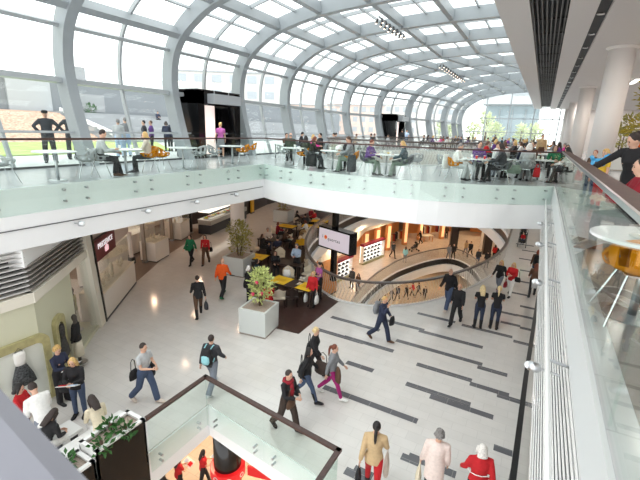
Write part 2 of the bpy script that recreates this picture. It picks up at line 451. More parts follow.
def cut(path, n, gap=.012):
    P = [Vector(p) for p in path]; L = [0]
    for a, b in zip(P, P[1:]): L.append(L[-1]+(b-a).length)
    def at(s):
        i = max(j for j in range(len(P)-1) if L[j] <= s+1e-9); f = (s-L[i])/max(1e-9, L[i+1]-L[i]); p = P[i].lerp(P[i+1], f); return (p.x, p.y)
    out = []
    for k in range(n):
        s0 = L[-1]*k/n+gap/2; s1 = L[-1]*(k+1)/n-gap/2
        out.append([at(s0)]+[(P[j].x, P[j].y) for j in range(len(P)) if s0 < L[j] < s1]+[at(s1)])
    return out
GO = .09      # glass stands this far in front of the slab edge
b = thing('glass_balustrade', 'pale green glass balustrade with thin dark rail along the left deck edge', 'balustrade', (0, 0, 0))
left_p = [(-10.3+GO, -.1), (-10.3+GO, 13.98)]
glass_run(b, left_p, -.6, 1.02, cut(left_p, 7), (-.42, -.14), 1)
handrail(b, [(-10.3+GO, -.1), (-10.3+GO, 13.98)], 1.1, .06, .05, wood_dark)
b = thing('glass_balustrade', 'curved pale green glass balustrade in front of the crowded cafe tables', 'balustrade', (0, 0, 0))
fp = offset(far_edge, GO); fp[0] = (-10.3+GO, 13.98); fp[-1] = (.50, 15.03)
glass_run(b, fp, -.6, 1.02, cut(fp, 7), (-.42, -.14), 1)
handrail(b, fp, 1.1, .06, .05, wood_dark)
b = thing('glass_balustrade', 'near right glass balustrade with broad brown wooden rail', 'balustrade', (0, 0, 0))
rp_ = [(.58, 14.95), (.58, .35)]
glass_run(b, rp_, -.44, 1.04, cut(rp_, 7), (-.33, -.12), 1)
m = MB(); m.prism([(.575, .3), (.755, .3), (.755, 14.9), (.575, 14.98)], 1.075, 1.12); m.obj('handrail', mat('brown_wood_rail', srgb(78, 54, 46), .5, noise=.2, nscale=9, spec=.2), b)
m = MB(); m.prism([(.548, .3), (.575, .3), (.575, 14.98), (.548, 14.98)], 1.08, 1.122); m.obj('rail_edge', steel, b)

# slatted fascia and lamp rail below the right deck
m = MB(); m.prism([(.64, -1), (.70, -1), (.70, 15.4), (.64, 15.2)], -2.2, -.5); struct('trim_4', m, dark_grey)
sl = thing('slatted_fascia', 'white horizontal slats below the near right glass balustrade', 'slats', (0, 0, 0))
for k in range(17):
    MB().box((.565-k*.0125, 7.1, -.50-k*.057), (.0075, 15.6, .045)).obj('slat', white_gloss, sl)
MB().loft([[(.60, y, -.47), (.395, y, -1.50), (.415, y, -1.52), (.62, y, -.49)] for y in (-.7, 14.9)]).obj('backing', mat('slat_backing', srgb(84, 86, 90), .6), sl)
for k in range(8): MB().bar((.575, .6+k*2.0, -.5), (.38, .6+k*2.0, -1.46), .03, .02).obj('bracket', steel, sl)
lr = thing('lamp_rail', 'thin white rail on stand-off arms in front of the slatted fascia', 'rail', (0, 0, 0))
MB().tube([(.35, .5, -.48), (.35, 14.9, -.42)], .022, 8).obj('tube', white_gloss, lr)
for u in (1.2, 3.95, 6.45, 8.85, 11.05, 13.2): MB().tube([(.35, u, -.46), (.6, u, -.5)], .014, 6).obj('arm', steel, lr)
def spot(x, y, z, tx, ty, lab, group, s=1.0):
    t = thing('spotlight', lab, 'spotlight', (x, y, z), 0, group)
    MB().tube([(0, 0, 0), (tx*.25*s, ty*.25*s, -.02*s)], .018*s, 8).obj('arm', steel, t)
    d = Vector((-tx, -ty, .1)).normalized()
    MB().tube([(0, 0, 0), tuple(d*.04*s), tuple(d*.16*s)], [.05*s, .075*s, .07*s], 12).obj('lamp_head', steel, t, True)
    MB().ball(tuple(d*.16*s), (.06*s,)*3, 10, 6).obj('lens', mat('lens_glass', srgb(225, 228, 230), .1), t, True)
nm = ['nearest', 'second', 'third', 'farthest']
for i, u in enumerate((3.8, 6.3, 8.7, 10.9)):
    spot(.30, u, -.5, 1, 0, '%s silver spotlight on the thin rail in front of the right hand slats' % nm[i], 'spotlights along the right hand slats', .62)
ld = ['leftmost', 'second from left', 'second from right', 'rightmost']
for i, u in enumerate((5.8, 7.8, 9.75, 11.78)):
    spot(-10.02, u, -1.0, -1, 0, '%s small silver spotlight on the white fascia of the left deck' % ld[i], 'spotlights on the left fascia', .95)
cb = MB(); cb.tube([(-10.2, 1, -.93), (-10.2, 13.8, -.93)], .012, 6)
tag(cb.obj('cable', dark_grey), 'thin grey cable running along the white fascia of the left deck', 'cable')

# near handrail the photographer leans over

# ------------------------------------------------------------------ shop floor (one storey down)
ring1 = [(-0.94, 27.06), (-1.1, 23.0), (-1.75, 19.94), (-3.0, 16.96), (-4.31, 15.3), (-5.75, 14.5), (-7.2, 14.6), (-8.95, 15.95), (-10.8, 18.6), (-12.3, 22.5), (-13.1, 27.68), (-13.2, 32.38), (-12.45, 35.6), (-11.1, 38.3), (-9.2, 40.8), (-7.2, 41.9), (-5.2, 41.3), (-3.42, 38.3), (-1.77, 33.9), (-1.05, 30.5)]
ring2 = [(-1.7, 29), (-2.2, 24.5), (-3.8, 20.8), (-6.3, 19.2), (-8.6, 20.4), (-10.0, 24.1), (-10.45, 28.9), (-10.25, 32.4), (-9.75, 35.2), (-8.3, 39.2), (-6.5, 41.3), (-4.3, 39.6), (-2.42, 34.6)]
sm = lambda r, k: [(p[0], p[1]) for p in smooth_closed([Vector(q+(0,)) for q in r], k)]
R1 = sm(ring1, 4); R2 = sm(ring2, 5)
near_void = [(-6.68, -2.6), (-6.68, 6.62), (-2.33, 6.0), (-2.33, -2.6)]
shop_tile = tile_mat('shop_floor_tiles', srgb(226, 222, 218), srgb(222, 218, 214), srgb(213, 209, 205), .6, .3, .12, .6)
strip_m = tile_mat('dark_strip_tiles', srgb(112, 112, 116), srgb(102, 102, 107), srgb(150, 150, 150), .6, .3, .2, .5)
warm_tile = tile_mat('warm_floor_tiles', srgb(214, 200, 186), srgb(206, 192, 178), srgb(180, 166, 152), .6, .6, .14, .6)
FX0, FX1, FY0, FY1 = -32, 5, -3, 62
rect = lambda: [(FX0, FY0), (FX1, FY0), (FX1, FY1), (FX0, FY1)]
fl = slab_with_holes(rect(), [R1, near_void], L1-.5, L1)
fl.cur = 1
strips = [
 ((-6.23, 12.98), (-4.97, 12.80)), ((-5.12, 12.90), (-4.22, 12.82)), ((-6.20, 11.83), (-4.37, 11.60)), ((-5.15, 11.84), (-3.31, 11.66)),
 ((-4.38, 10.40), (-3.48, 10.26)), ((-4.41, 8.99), (-1.70, 8.69)), ((-4.30, 13.81), (-2.80, 13.76)), ((-3.47, 12.61), (-0.60, 12.42)),
 ((-0.72, 12.44), (0.15, 12.13)), ((-2.42, 10.34), (-0.62, 10.13)), ((-1.67, 10.13), (-0.02, 9.91)), ((-2.43, 11.55), (-0.76, 11.28)),
 ((-0.79, 11.27), (0.27, 11.21)), ((-0.03, 11.13), (0.96, 11.04)), ((-2.96, 13.80), (-0.73, 13.49)), ((-3.41, 15.17), (-1.92, 15.03)),
 ((-1.66, 15.25), (0.12, 14.79)), ((0.17, 14.82), (0.93, 14.65)), ((-0.70, 17.19), (0.18, 17.09)), ((0.12, 17.16), (0.82, 17.19)),
 ((-0.38, 16.32), (0.33, 15.98)), ((0.32, 16.07), (0.77, 15.98)), ((0.22, 18.26), (0.87, 18.27)), ((-0.33, 19.88), (0.57, 19.63)),
 ((-1.71, 7.57), (-1.27, 7.50)), ((-1.57, 7.72), (-0.53, 7.54)), ((-2.65, 6.53), (-2.16, 6.52)), ((-2.50, 6.71), (-2.07, 6.63)),
 ((0.10, 8.96), (0.50, 8.88)), ((-0.31, 21.60), (0.73, 21.65)), ((-0.04, 23.59), (0.84, 23.62)), ((-0.21, 26.03), (0.92, 25.90)), ((-0.14, 28.09), (0.95, 28.07)), ((-0.57, 29.49), (0.52, 29.68))]
for i, ((a, b), (c, d)) in enumerate(strips):
    y = (b+d)/2; zt = L1+.003+.0006*(i % 5); fl.prism([(min(a, c), y-.105), (max(a, c), y-.105), (max(a, c), y+.105), (min(a, c), y+.105)], L1+.0005, zt)
# dark timber floor of the cafe and brown floor inside the shops on the left
fl.cur = 2
cafe_poly = [(-6.62, 14.35), (-6.6, 11.05), (-7.5, 10.95), (-9.0, 11.4), (-11.6, 14.3), (-14.0, 18.3), (-17.2, 26.6), (-17, 31), (-13.4, 32), (-13.05, 27.7), (-12.25, 22.5), (-10.75, 18.6), (-8.9, 15.95), (-7.2, 14.55)]
fl.add([(x, y, L1+.002) for x, y in cafe_poly[::-1]], [tuple(range(len(cafe_poly)))]) if False else fl.prism(cafe_poly, L1+.0005, L1+.004)
fl.cur = 3
shop_poly = [(-15.4, 11.1), (-16.4, 12.9), (-17.3, 14.4), (-18.2, 16.6), (-18.6, 18.4), (-19.6, 20.2), (-26, 19), (-22, 8)]
fl.prism(shop_poly, L1+.0005, L1+.003)
cafe_wood = mat('cafe_floor_wood', srgb(66, 46, 42), .3, noise=.2, nscale=5)
shop_brown = mat('shop_floor_brown', srgb(128, 110, 98), .35, noise=.08)
struct('floor', fl, [shop_tile, strip_m, cafe_wood, shop_brown])
struct('floor', slab_with_holes(rect(), [R2], L2-.5, L2), warm_tile)
m = MB(); m.prism(rect(), L3-.3, L3); struct('floor', m, warm_tile)
ceil_m = mat('shop_ceiling', srgb(228, 224, 218), .7)
struct('ceiling', slab_with_holes(rect(), [R1, near_void], L1-.95, L1-.505), ceil_m)
struct('ceiling', slab_with_holes(rect(), [R2], L2-1.32, L2-.505), ceil_m)

def edge_band(name, ring, d, z0, z1, m, closed=True):
    b = MB(); pts = ring+[ring[0]] if closed else ring
    o = offset(pts, d)
    if closed: o[-1] = o[0] = tuple((Vector(o[0])+Vector(o[-1]))/2)
    rings = [[(p[0], p[1], z0), (p[0], p[1], z1), (q[0], q[1], z1), (q[0], q[1], z0)] for p, q in zip(pts, o)]
    b.loft(rings); return struct(name, b, m)
def orient(r):      # counter-clockwise
    a = sum(r[i][0]*r[(i+1) % len(r)][1]-r[(i+1) % len(r)][0]*r[i][1] for i in range(len(r)))
    return r if a > 0 else r[::-1]
R1 = orient(R1); R2 = orient(R2)
band_dark = mat('slab_edge_black', srgb(24, 22, 22), .35)
# inside of the hole lies on the left of a counter-clockwise ring: negative offset
for i, (R, Lz) in enumerate(((R1, L1), (R2, L2))):
    edge_band('trim_5', R, -.05, Lz-.62, Lz-.06, band_dark)
    edge_band('trim_6', R, -.10, Lz-.06, Lz+.05, trim_m)
    edge_band('trim_7', R, -.22, Lz-1.42, Lz-.62, trim_m)
m = MB()
for a, b in zip(near_void, near_void[1:]):
    a = Vector(a); b = Vector(b); d = (b-a).normalized(); n = Vector((d.y, -d.x))*.03
    m.prism([tuple(a), tuple(b), tuple(b+n), tuple(a+n)], L1-.96, L1-.03)
struct('trim_8', m, trim_m)

mesh_m = mat('woven_steel', srgb(196, 194, 192), .4, .2)
rail_brown = mat('ring_rail', srgb(92, 84, 80), .3, noise=.1)
def ring_balustrade(ring, Lz, lab, segs):
    root = thing('ring_balustrade', lab, 'balustrade', (0, 0, 0))
    pts = ring+[ring[0]]
    runs = cut(pts, segs, .03)
    for run in runs:
        L = [0]
        for a, b in zip(run, run[1:]): L.append(L[-1]+(Vector(b)-Vector(a)).length)
        def at(s):
            i = max(j for j in range(len(run)-1) if L[j] <= s+1e-9); f = min(1, (s-L[i])/(L[i+1]-L[i])); p = Vector(run[i]).lerp(Vector(run[i+1]), f); return p
        m = MB(); n = max(3, int(L[-1]/.16)); st = L[-1]/n
        for k in range(n):
            p = at(k*st); q = at(min(L[-1], (k+1)*st))
            m.bar((p.x, p.y, Lz+.08), (q.x, q.y, Lz+.55), .018, .018); m.bar((q.x, q.y, Lz+.55), (p.x, p.y, Lz+1.0), .018, .018)
        m.obj('steel_mesh', mesh_m, root)
        p = at(0); MB().box((p.x, p.y, Lz+.52), (.025, .025, 1.04)).obj('post', mesh_m, root)
        g = MB(); o = offset(run, .012)
        g.loft([[(a[0], a[1], Lz+.06), (a[0], a[1], Lz+1.0), (b[0], b[1], Lz+1.0), (b[0], b[1], Lz+.06)] for a, b in zip(run, o)]); g.obj('glass_panel', glass_shop, root)
    c = MB(); a = offset(pts, -.06); b = offset(pts, .06); a[-1] = a[0]; b[-1] = b[0]
    c.loft([[(p[0], p[1], Lz+1.03), (p[0], p[1], Lz+1.11), (q[0], q[1], Lz+1.11), (q[0], q[1], Lz+1.03)] for p, q in zip(a, b)]); c.obj('handrail', rail_brown, root)
ring_balustrade(R1, L1, 'round woven steel balustrade with brown rail around the big oval opening', 14)
ring_balustrade(R2, L2, 'lower oval balustrade with brown rail one floor below, inside the big opening', 12)
DV = orient(deck_void)
ring_balustrade(DV, 0, 'far oval steel mesh balustrade behind the cafe tables of the upper deck', 10)
edge_band('trim_9', DV, -.06, -1.42, .04, trim_m)

# near opening: glass balustrade with brown rail
b = thing('glass_balustrade', 'glass balustrade with brown rail around the square opening at bottom left', 'balustrade', (0, 0, 0))
p1 = [(-6.44, 4.6), (-6.44, 6.33)]; p2 = [(-6.44, 6.33), (-2.56, 5.9)]; p3 = [(-2.56, 5.9), (-2.56, 1.5)]
for p, n in ((p1, 1), (p2, 2), (p3, 2)): glass_run(b, p, L1-.34, L1+1.03, cut(p, n), (L1-.25, L1-.09), 1)
for p in (p1, p2, p3): 
    a = Vector(p[0]); q = Vector(p[1]); d = (q-a).normalized()*.05
    handrail(b, [tuple(a-d), tuple(q+d)], L1+1.1, .10, .06, wood_dark)
    handrail(b, [tuple(a-d), tuple(q+d)], L1+1.045, .05, .025, steel, 'rail_channel')
# black escalator-style rail on the right
b = thing('black_handrail', 'long black handrail running along the right edge of the shop floor', 'handrail', (0, 0, 0))
hp = [(.80, 18.2), (.56, 10.66), (.47, 6.4), (.47, 4.6)]
handrail(b, hp, L1+1.05, .11, .1, black_matt)
glass_run(b, hp, L1+.02, L1+.97, cut(hp, 6), (), 1, glass_shop, clamps=False)
for x, y in ((.79, 17.9), (.68, 14.5), (.565, 10.66), (.50, 8.0), (.47, 5.4)): MB().tube([(x, y, L1), (x, y, L1+.96)], .025, 8).obj('post', dark_grey, b)
# round column of the shop floor
def low_column(x, y, z0, z1, r, lab, m):
    t = thing('column', lab, 'column', (x, y, z0), 0)
    MB().lathe([(r, 0), (r, z1-z0)], 28).obj('shaft', m, t, True); MB().lathe([(r+.02, 0), (r+.02, .08), (r, .09)], 28).obj('base_ring', steel, t)
low_column(-15.0, 17.84, L1, -1.402, .40, 'white round column behind the orange jacket man on the shop floor', column_m)
low_column(-15.6, 32.3, L1, -1.402, .36, 'white round column far back at the cafe by the red jacket guests', column_m)

# lamps in the ceilings of the lower storeys
for x in (-28, -24, -20.5, -17, -13.5):
    for y in (4, 8, 12, 16, 20, 25, 30): 
        if x > -15 and y < 3: continue
        area_lamp(x, y, -1.46, 24 if x < -19 else 7, (1, .66, .44))
for x in (-15.5, -13.5): 
    for y in (36, 42, 48): area_lamp(x, y, -1.46, 40)
for y in (18, 24, 30, 36, 44): area_lamp(1.6, y, -1.46, 30, (1, .96, .9))
for x in (-16, -12.3, 1.5):
    for y in (8, 14, 20, 26, 32, 38, 44): area_lamp(x, y, L1-1.0, 85, (1, .74, .48))
for x in (-10, -5): 
    for y in (46, 52): area_lamp(x, y, L1-1.0, 100, (1, .72, .45))
for x in (-8.6, -4.8):
    for y in (8.5, 12): area_lamp(x, y, L1-1.0, 90, (1, .72, .46))
for x in (-13, -9, -5, -1): 
    for y in (22, 28, 34, 40, 46): area_lamp(x, y, L2-1.4, 70, (1, .66, .36))

for x in (3.2, 6.5, 10.5):
    for y in (4, 10, 16, 23, 30, 38, 46, 56): area_lamp(x, y, ZS-.05, 58, (1, .93, .86), .5)  # added lamps without fittings, their floor bounce brightens soffit and columns
# outer walls of the lower storeys
m = MB(); m.prism([(-31.9, FY0), (-31.6, FY0), (-31.6, FY1), (-31.9, FY1)], L3, -1.42); struct('wall_left', m, wall_dark)
m = MB(); m.prism([(4.6, FY0), (4.9, FY0), (4.9, FY1), (4.6, FY1)], L3, -1.42); struct('wall_right', m, column_m)
m = MB(); m.prism([(-31.6, FY1-.4), (4.6, FY1-.4), (4.6, FY1-.1), (-31.6, FY1-.1)], L3, -1.42); struct('wall_back', m, wall_dark)

# ------------------------------------------------------------------ shop fronts on the left of the shop floor
cream = mat('shop_cream', srgb(228, 222, 208), .5)
olive = mat('window_olive', srgb(206, 205, 180), .6)
pinkish = mat('shop_pink_beige', srgb(214, 196, 184), .5)
counter_w = mat('counter_white', srgb(232, 224, 214), .35)
burg = mat('burgundy', srgb(104, 16, 26), .35)
taupe = mat('shop_taupe', srgb(150, 134, 120), .6)
warm_glow = mat('lit_back_panel', (1, .93, .82), .5, emit=1.2)
def V2(a): return Vector((a[0], a[1]))
Cc = V2((-10.28, 4.61)); Aa = V2((-13.11, 7.99)); Bb = V2((-15.41, 11.04)); Lp = V2((-10.29, 3.95))
Lp = Cc+(Lp-Cc)*1.6
def wallseg(mb, a, b, z0, z1, t=.12, side=1):
    d = (b-a).normalized(); n = Vector((d.y, -d.x))*side*t
    mb.prism([tuple(a), tuple(b), tuple(b-n), tuple(a-n)], z0, z1); return mb
# which side faces the mall (towards the camera)?
def facing(a, b):
    d = (b-a).normalized(); n = Vector((d.y, -d.x)); return n if n.dot(-a) > 0 else -n
def slab_on(mb, a, b, s0, s1, z0, z1, out0, out1):
    """box lying along the facade a-b between fractions s0..s1, standing out0..out1 in front of it"""
    n = facing(a, b); p = a.lerp(b, s0); q = a.lerp(b, s1)
    mb.prism([tuple(p+n*out0), tuple(q+n*out0), tuple(q+n*out1), tuple(p+n*out1)], z0, z1); return mb
ZT = -2.78
m = MB()
slab_on(m, Cc, Lp, 0, 1, L1, ZT, -.15, 0); slab_on(m, Cc, Aa, 0, .5, L1, ZT, -.15, 0)
struct('wall_front', m, olive)
m = MB(); slab_on(m, Cc, Lp, 0, 1, ZT, ZT+.26, -.15, .06); slab_on(m, Cc, Aa, -.01, 1, ZT, ZT+.26, -.15, .06); struct('trim_10', m, cream)
m = MB(); slab_on(m, Cc, Aa, -.02, 1.0, -1.86, -1.43, -.6, -.02); slab_on(m, Cc, Lp, 0, 1, -1.6, -1.43, -.6, -.1); struct('trim_11', m, white)
lv = thing('louvre_grille', 'dark louvred grille with white slats over the dress shop window at far left', 'grille', (0, 0, 0))
m = MB(); slab_on(m, Cc, Lp, 0, 1, ZT+.27, -1.44, -.3, -.2); slab_on(m, Cc, Aa, 0, 1, ZT+.27, -1.95, -.3, -.2); m.obj('back_panel', slot_dark, lv)
sw = mat('louvre_slat', srgb(206, 204, 202), .4)
for k in range(9):
    z = ZT+.32+k*.118
    if k < 9: slab_on(MB(), Cc, Lp, .02+.002*k, 1, z, z+.026, -.16, .02).obj('slat', sw, lv)
    if k < 6: slab_on(MB(), Cc, Aa, .01, .98, z, z+.035, -.16, .02).obj('slat', mat('louvre_slat_grey', srgb(150, 145, 140), .4), lv)
# show window on the right leg: recessed white box with clothes behind glass
m = MB(); slab_on(m, Cc, Aa, .5, .97, L1, ZT, -1.3, -1.15); struct('wall_front', m, olive)
m = MB(); slab_on(m, Cc, Aa, .5, .97, L1, L1+.118, -1.15, 0); struct('floor', m, olive)
sl_ = (Cc-Aa).normalized(); ft = facing(Cc, Aa)
def splay(s0, s1, o0, o1, z0, z1, k):
    b = MB(); pts = []
    for z in (z0, z1):
        sh = sl_*(k*(z-L1)); p = Cc.lerp(Aa, s0)+sh; q = Cc.lerp(Aa, s1)+sh
        pts.append([(p.x+ft.x*o0, p.y+ft.y*o0, z), (q.x+ft.x*o0, q.y+ft.y*o0, z), (q.x+ft.x*o1, q.y+ft.y*o1, z), (p.x+ft.x*o1, p.y+ft.y*o1, z)])
    return b.loft(pts)
struct('trim_12', splay(.90, 1.0, -.25, .10, L1, -1.86, .15), cream); struct('trim_13', splay(1.0, 1.022, -.25, .14, L1, -1.5, .15), black_gloss)
m = MB(); slab_on(m, Cc, Aa, .51, .91, L1+.12, ZT, -.04, -.02); struct('window_3', m, glass_shop)
# rounded display frames
def arch_frame(a, b, s, wdt, z0, z1, lab, inner, outer):
    n = facing(a, b); c = a.lerp(b, s); d = (b-a).normalized(); rz = atan2(d.y, d.x)
    if Vector((sin(rz), -cos(rz))).dot(n) < 0: rz += pi
    t = thing('dress_showcase', lab, 'showcase', (c.x+n.x*.0, c.y+n.y*.0, z0), rz)
    h = z1-z0
    def outline(w_, hh, r, zb=0):
        pts = [(-w_/2, zb), (w_/2, zb)]
        for k in range(7): q = pi/2*k/6; pts.append((w_/2-r+r*cos(q), hh-r+r*sin(q)))
        for k in range(7): q = pi/2+pi/2*k/6; pts.append((-w_/2+r+r*cos(q), hh-r+r*sin(q)))
        return pts
    o = outline(wdt, h, .22); i = outline(wdt-.3, h-.2, .16, .12)
    m = MB(); k = len(o)
    m.add([(x, 0, z) for x, z in o]+[(x, -.10, z) for x, z in o]+[(x, -.10, z) for x, z in i]+[(x, -.02, z) for x, z in i],
          [(j, (j+1) % k, k+(j+1) % k, k+j) for j in range(k)]+[(k+j, k+(j+1) % k, 2*k+(j+1) % k, 2*k+j) for j in range(k)]+[(2*k+j, 2*k+(j+1) % k, 3*k+(j+1) % k, 3*k+j) for j in range(k)])
    m.obj('frame', outer, t)
    m = MB(); m.add([(x, -.03, z) for x, z in i], [tuple(range(k))]); m.obj('back_panel', inner, t)
    return t, rz
gold = mat('olive_gold_frame', srgb(172, 164, 118), .5, noise=.15)
pale = mat('pale_green_panel', srgb(226, 229, 220), .5)
arch_frame(Cc, Lp, .47, 1.35, L1+.1, L1+1.95, 'wide olive display frame with rounded corners behind the reading people', pale, gold)
arch_frame(Cc, Aa, .22, .62, L1+.35, L1+1.95, 'narrow olive display frame with a dark patterned dress, left of the tall mannequins', pale, gold)
def dress(x, y, z, rz, h, cols, lab, cat='dress', group=None):
    t = thing(cat.replace(' ', '_'), lab, cat, (x, y, z), rz, group)
    m = MB(); rings = []
    for zz, rx, ry in ((0, .30, .07), (.25, .25, .065), (.5, .17, .06), (.62, .12, .055), (.72, .14, .06), (.9, .15, .06), (1.0, .12, .05)):
        rings.append([(rx*h*cos(2*pi*k/14)*(1+.06*(k % 2)*(zz < .4)), ry*cos(0)*sin(2*pi*k/14), zz*h) for k in range(14)])
    m.loft(rings[:4]); m.obj('skirt', cols[0], t, True)
    m = MB(); m.loft(rings[3:]); m.obj('bodice', cols[1], t, True)
    MB().tube([(-.09*h, 0, h), (0, 0, h*1.1), (.09*h, 0, h)], .008, 6).obj('strap', cols[0], t)
    return t
speck = mat('black_white_print', srgb(70, 72, 74), .7, noise=.85, nscale=26)
dark_print = mat('dark_print', srgb(56, 54, 52), .7, noise=.5, nscale=22)
nC = facing(Cc, Lp); p = Cc.lerp(Lp, .50)+nC*.10; d = Lp-Cc
dress(p.x, p.y, L1+.82, atan2(d.y, d.x), .9, (speck, mat('white_cloth', srgb(235, 233, 228), .8)), 'short black and white dress hung in the wide olive display frame')
nA = facing(Cc, Aa); d = Aa-Cc; rzA = atan2(d.y, d.x)
p = Cc.lerp(Aa, .22)+nA*.10; dress(p.x, p.y, L1+.7, rzA, .95, (dark_print, dark_print), 'dark patterned dress hung in the narrow display frame of the left shop')
def mannequin(x, y, rz, h, topm, botm, lab):
    t = thing('mannequin', lab, 'mannequin', (x, y, L1+.12), rz, None)
    sk = mat('mannequin_skin', srgb(70, 62, 56), .35)
    m = MB()
    sec = [(.0, .05, .05), (.4, .06, .06), (.8, .10, .08), (.95, .15, .10), (1.1, .11, .08), (1.3, .15, .10), (1.42, .17, .08), (1.48, .06, .06), (1.55, .05, .05), (1.6, .07, .08), (1.7, .07, .09), (1.78, .03, .04)]
    m.loft([[(rx*h*cos(2*pi*k/12), ry*h*sin(2*pi*k/12), z*h) for k in range(12)] for z, rx, ry in sec])
    for s in (-1, 1): m.tube([(s*.17*h, 0, 1.40*h), (s*.22*h, .02, 1.1*h), (s*.2*h, .08, .85*h)], [.045, .04, .03], 8)
    m.obj('figure', sk, t, True)
    m = MB(); m.loft([[(rx*h*cos(2*pi*k/14), ry*h*sin(2*pi*k/14), z*h) for k in range(14)] for z, rx, ry in ((.86, .2, .13), (1.1, .135, .105), (1.3, .18, .125), (1.42, .19, .10), (1.47, .09, .07))])
    for s in (-1, 1): m.tube([(s*.17*h, 0, 1.40*h), (s*.22*h, .02, 1.1*h), (s*.21*h, .06, .95*h)], [.06, .055, .05], 8)
    m.obj('jacket', topm, t, True)
    m = MB(); m.loft([[(rx*h*cos(2*pi*k/14), ry*h*sin(2*pi*k/14), z*h) for k in range(14)] for z, rx, ry in ((.3, .19, .16), (.6, .175, .14), (.92, .165, .12))]); m.obj('skirt', botm, t, True)
    MB().lathe([(.2, 0), (.2, .02), (0, .02)], 20).obj('base', steel, t)
brown_c = mat('brown_cloth', srgb(92, 70, 52), .8); black_c = mat('black_cloth', srgb(30, 29, 31), .8); cream_c = mat('cream_cloth', srgb(214, 205, 186), .8)
for s, o, tm, bm, lab in ((.35, .22, black_c, cream_c, 'tall mannequin in black jacket and pale skirt, left of the glass show window'), (.58, -.5, brown_c, gold, 'mannequin in brown jacket at the left end of the show window'),
                          (.64, -.7, gold, brown_c, 'mannequin in olive gold jacket in the middle of the show window'), (.73, -.5, brown_c, black_c, 'mannequin in brown jacket and black skirt right of the show window middle'), (.83, -.6, gold, cream_c, 'mannequin in olive jacket at the right end of the show window')):
    p = Cc.lerp(Aa, s)+nA*o; mannequin(p.x, p.y, rzA, .88, tm, bm, lab)

# jewellery shop with the burgundy sign
nB = facing(Aa, Bb); dB = Bb-Aa; rzB = atan2(dB.y, dB.x)
m = MB(); slab_on(m, Aa, Bb, .02, 1.02, -3.2, -1.43, -.3, -.05); struct('wall_front', m, pinkish)
sign = thing('shop_sign', 'burgundy shop sign with white lettering and crown mark', 'sign', (*(Aa.lerp(Bb, .17)+nB*.10), -2.82), rzB if Vector((sin(rzB), -cos(rzB))).dot(nB) > 0 else rzB+pi)
MB().box((0, .02, 0), (2.15, .08, .76)).obj('board', burg, sign)
MB().box((0, .07, 0), (2.2, .05, .8)).obj('back_board', dark_grey, sign)
sign_lit = mat('sign_letters', srgb(246, 236, 240), .4, emit=.5)
te = text_mesh('PRESENCE', .27, .01); te.materials.append(sign_lit)
o = link('lettering', te, sign, (.05, -.035, .12)); o.rotation_euler = (pi/2, 0, 0)
m = MB()
for k, (x, h_) in enumerate(((-.18, .2), (-.09, .26), (0, .28), (.09, .26), (.18, .2))):
    m.loft([[(x+(rx*cos(2*pi*j/8)), -.03+.012*sin(2*pi*j/8), z) for j in range(8)] for z, rx in ((-.34, .012), (-.24, .035), (-.34+h_*.7, .045), (-.34+h_, .015))])
m.box((0, -.03, -.36), (.34, .02, .035)); m.v = [(x*.8+.12, y, z*.8+.07) for x, y, z in m.v]; m.obj('crown_mark', mat('sign_pink', srgb(255, 206, 214), .4, emit=.5), sign)
ct = thing('display_counter', 'white display counter with jewellery under the burgundy shop sign', 'counter', (0, 0, L1))
m = MB(); slab_on(m, Aa, Bb, .03, 1.0, 0, 1.05, -.75, .1); m.obj('body', counter_w, ct)
m = MB(); slab_on(m, Aa, Bb, .03, 1.0, 1.05, 1.09, -.75, .12); m.obj('top', mat('counter_top_cream', srgb(236, 226, 206), .4), ct)
m = MB(); slab_on(m, Aa, Bb, .03, 1.0, 0, .07, .1, .115); m.obj('plinth', dark_grey, ct)
m = MB(); slab_on(m, Aa, Bb, .03, .97, L1+1.09, -3.2, .05, .07); struct('window_4', m, glass_shop)
pst = thing('shop_post', 'slim pale post at the right end of the display counter under the burgundy sign', 'post', (*(Bb), L1)); MB().lathe([(.09, 0), (.09, 2.4)], 14).obj('shaft', pinkish, pst); MB().box((0, 0, 1.1), (.22, .22, .3)).obj('lock_box', black_matt, pst)
rnd = random.Random(3)
bust_m = mat('jewellery_stand', srgb(222, 208, 184), .6, noise=.2, nscale=20)
for k in range(16):
    p = Aa.lerp(Bb, .10+.052*k)-nB*(.12+.42*rnd.random()); z = L1+1.09
    t = thing('jewellery_stand', 'small cream jewellery stand on the counter below the burgundy sign', 'stand', (p.x, p.y, z), rnd.random()*3, 'jewellery stands below the burgundy sign')
    s = .7+.8*rnd.random()
    MB().lathe([(.05*s, 0), (.05*s, .012), (.012, .02), (.012, .05*s), (.06*s, .08*s), (.07*s, .15*s), (.03*s, .2*s), (.028*s, .25*s), (0, .26*s)], 10).obj('bust', bust_m, t, True)
    MB().tube([(.06*s*cos(q*.6), .06*s*sin(q*.6), .15*s-.02*s*sin(q*.3)) for q in range(11)], .008, 5).obj('necklace', mat('gold', srgb(200, 170, 110), .3, .8), t)
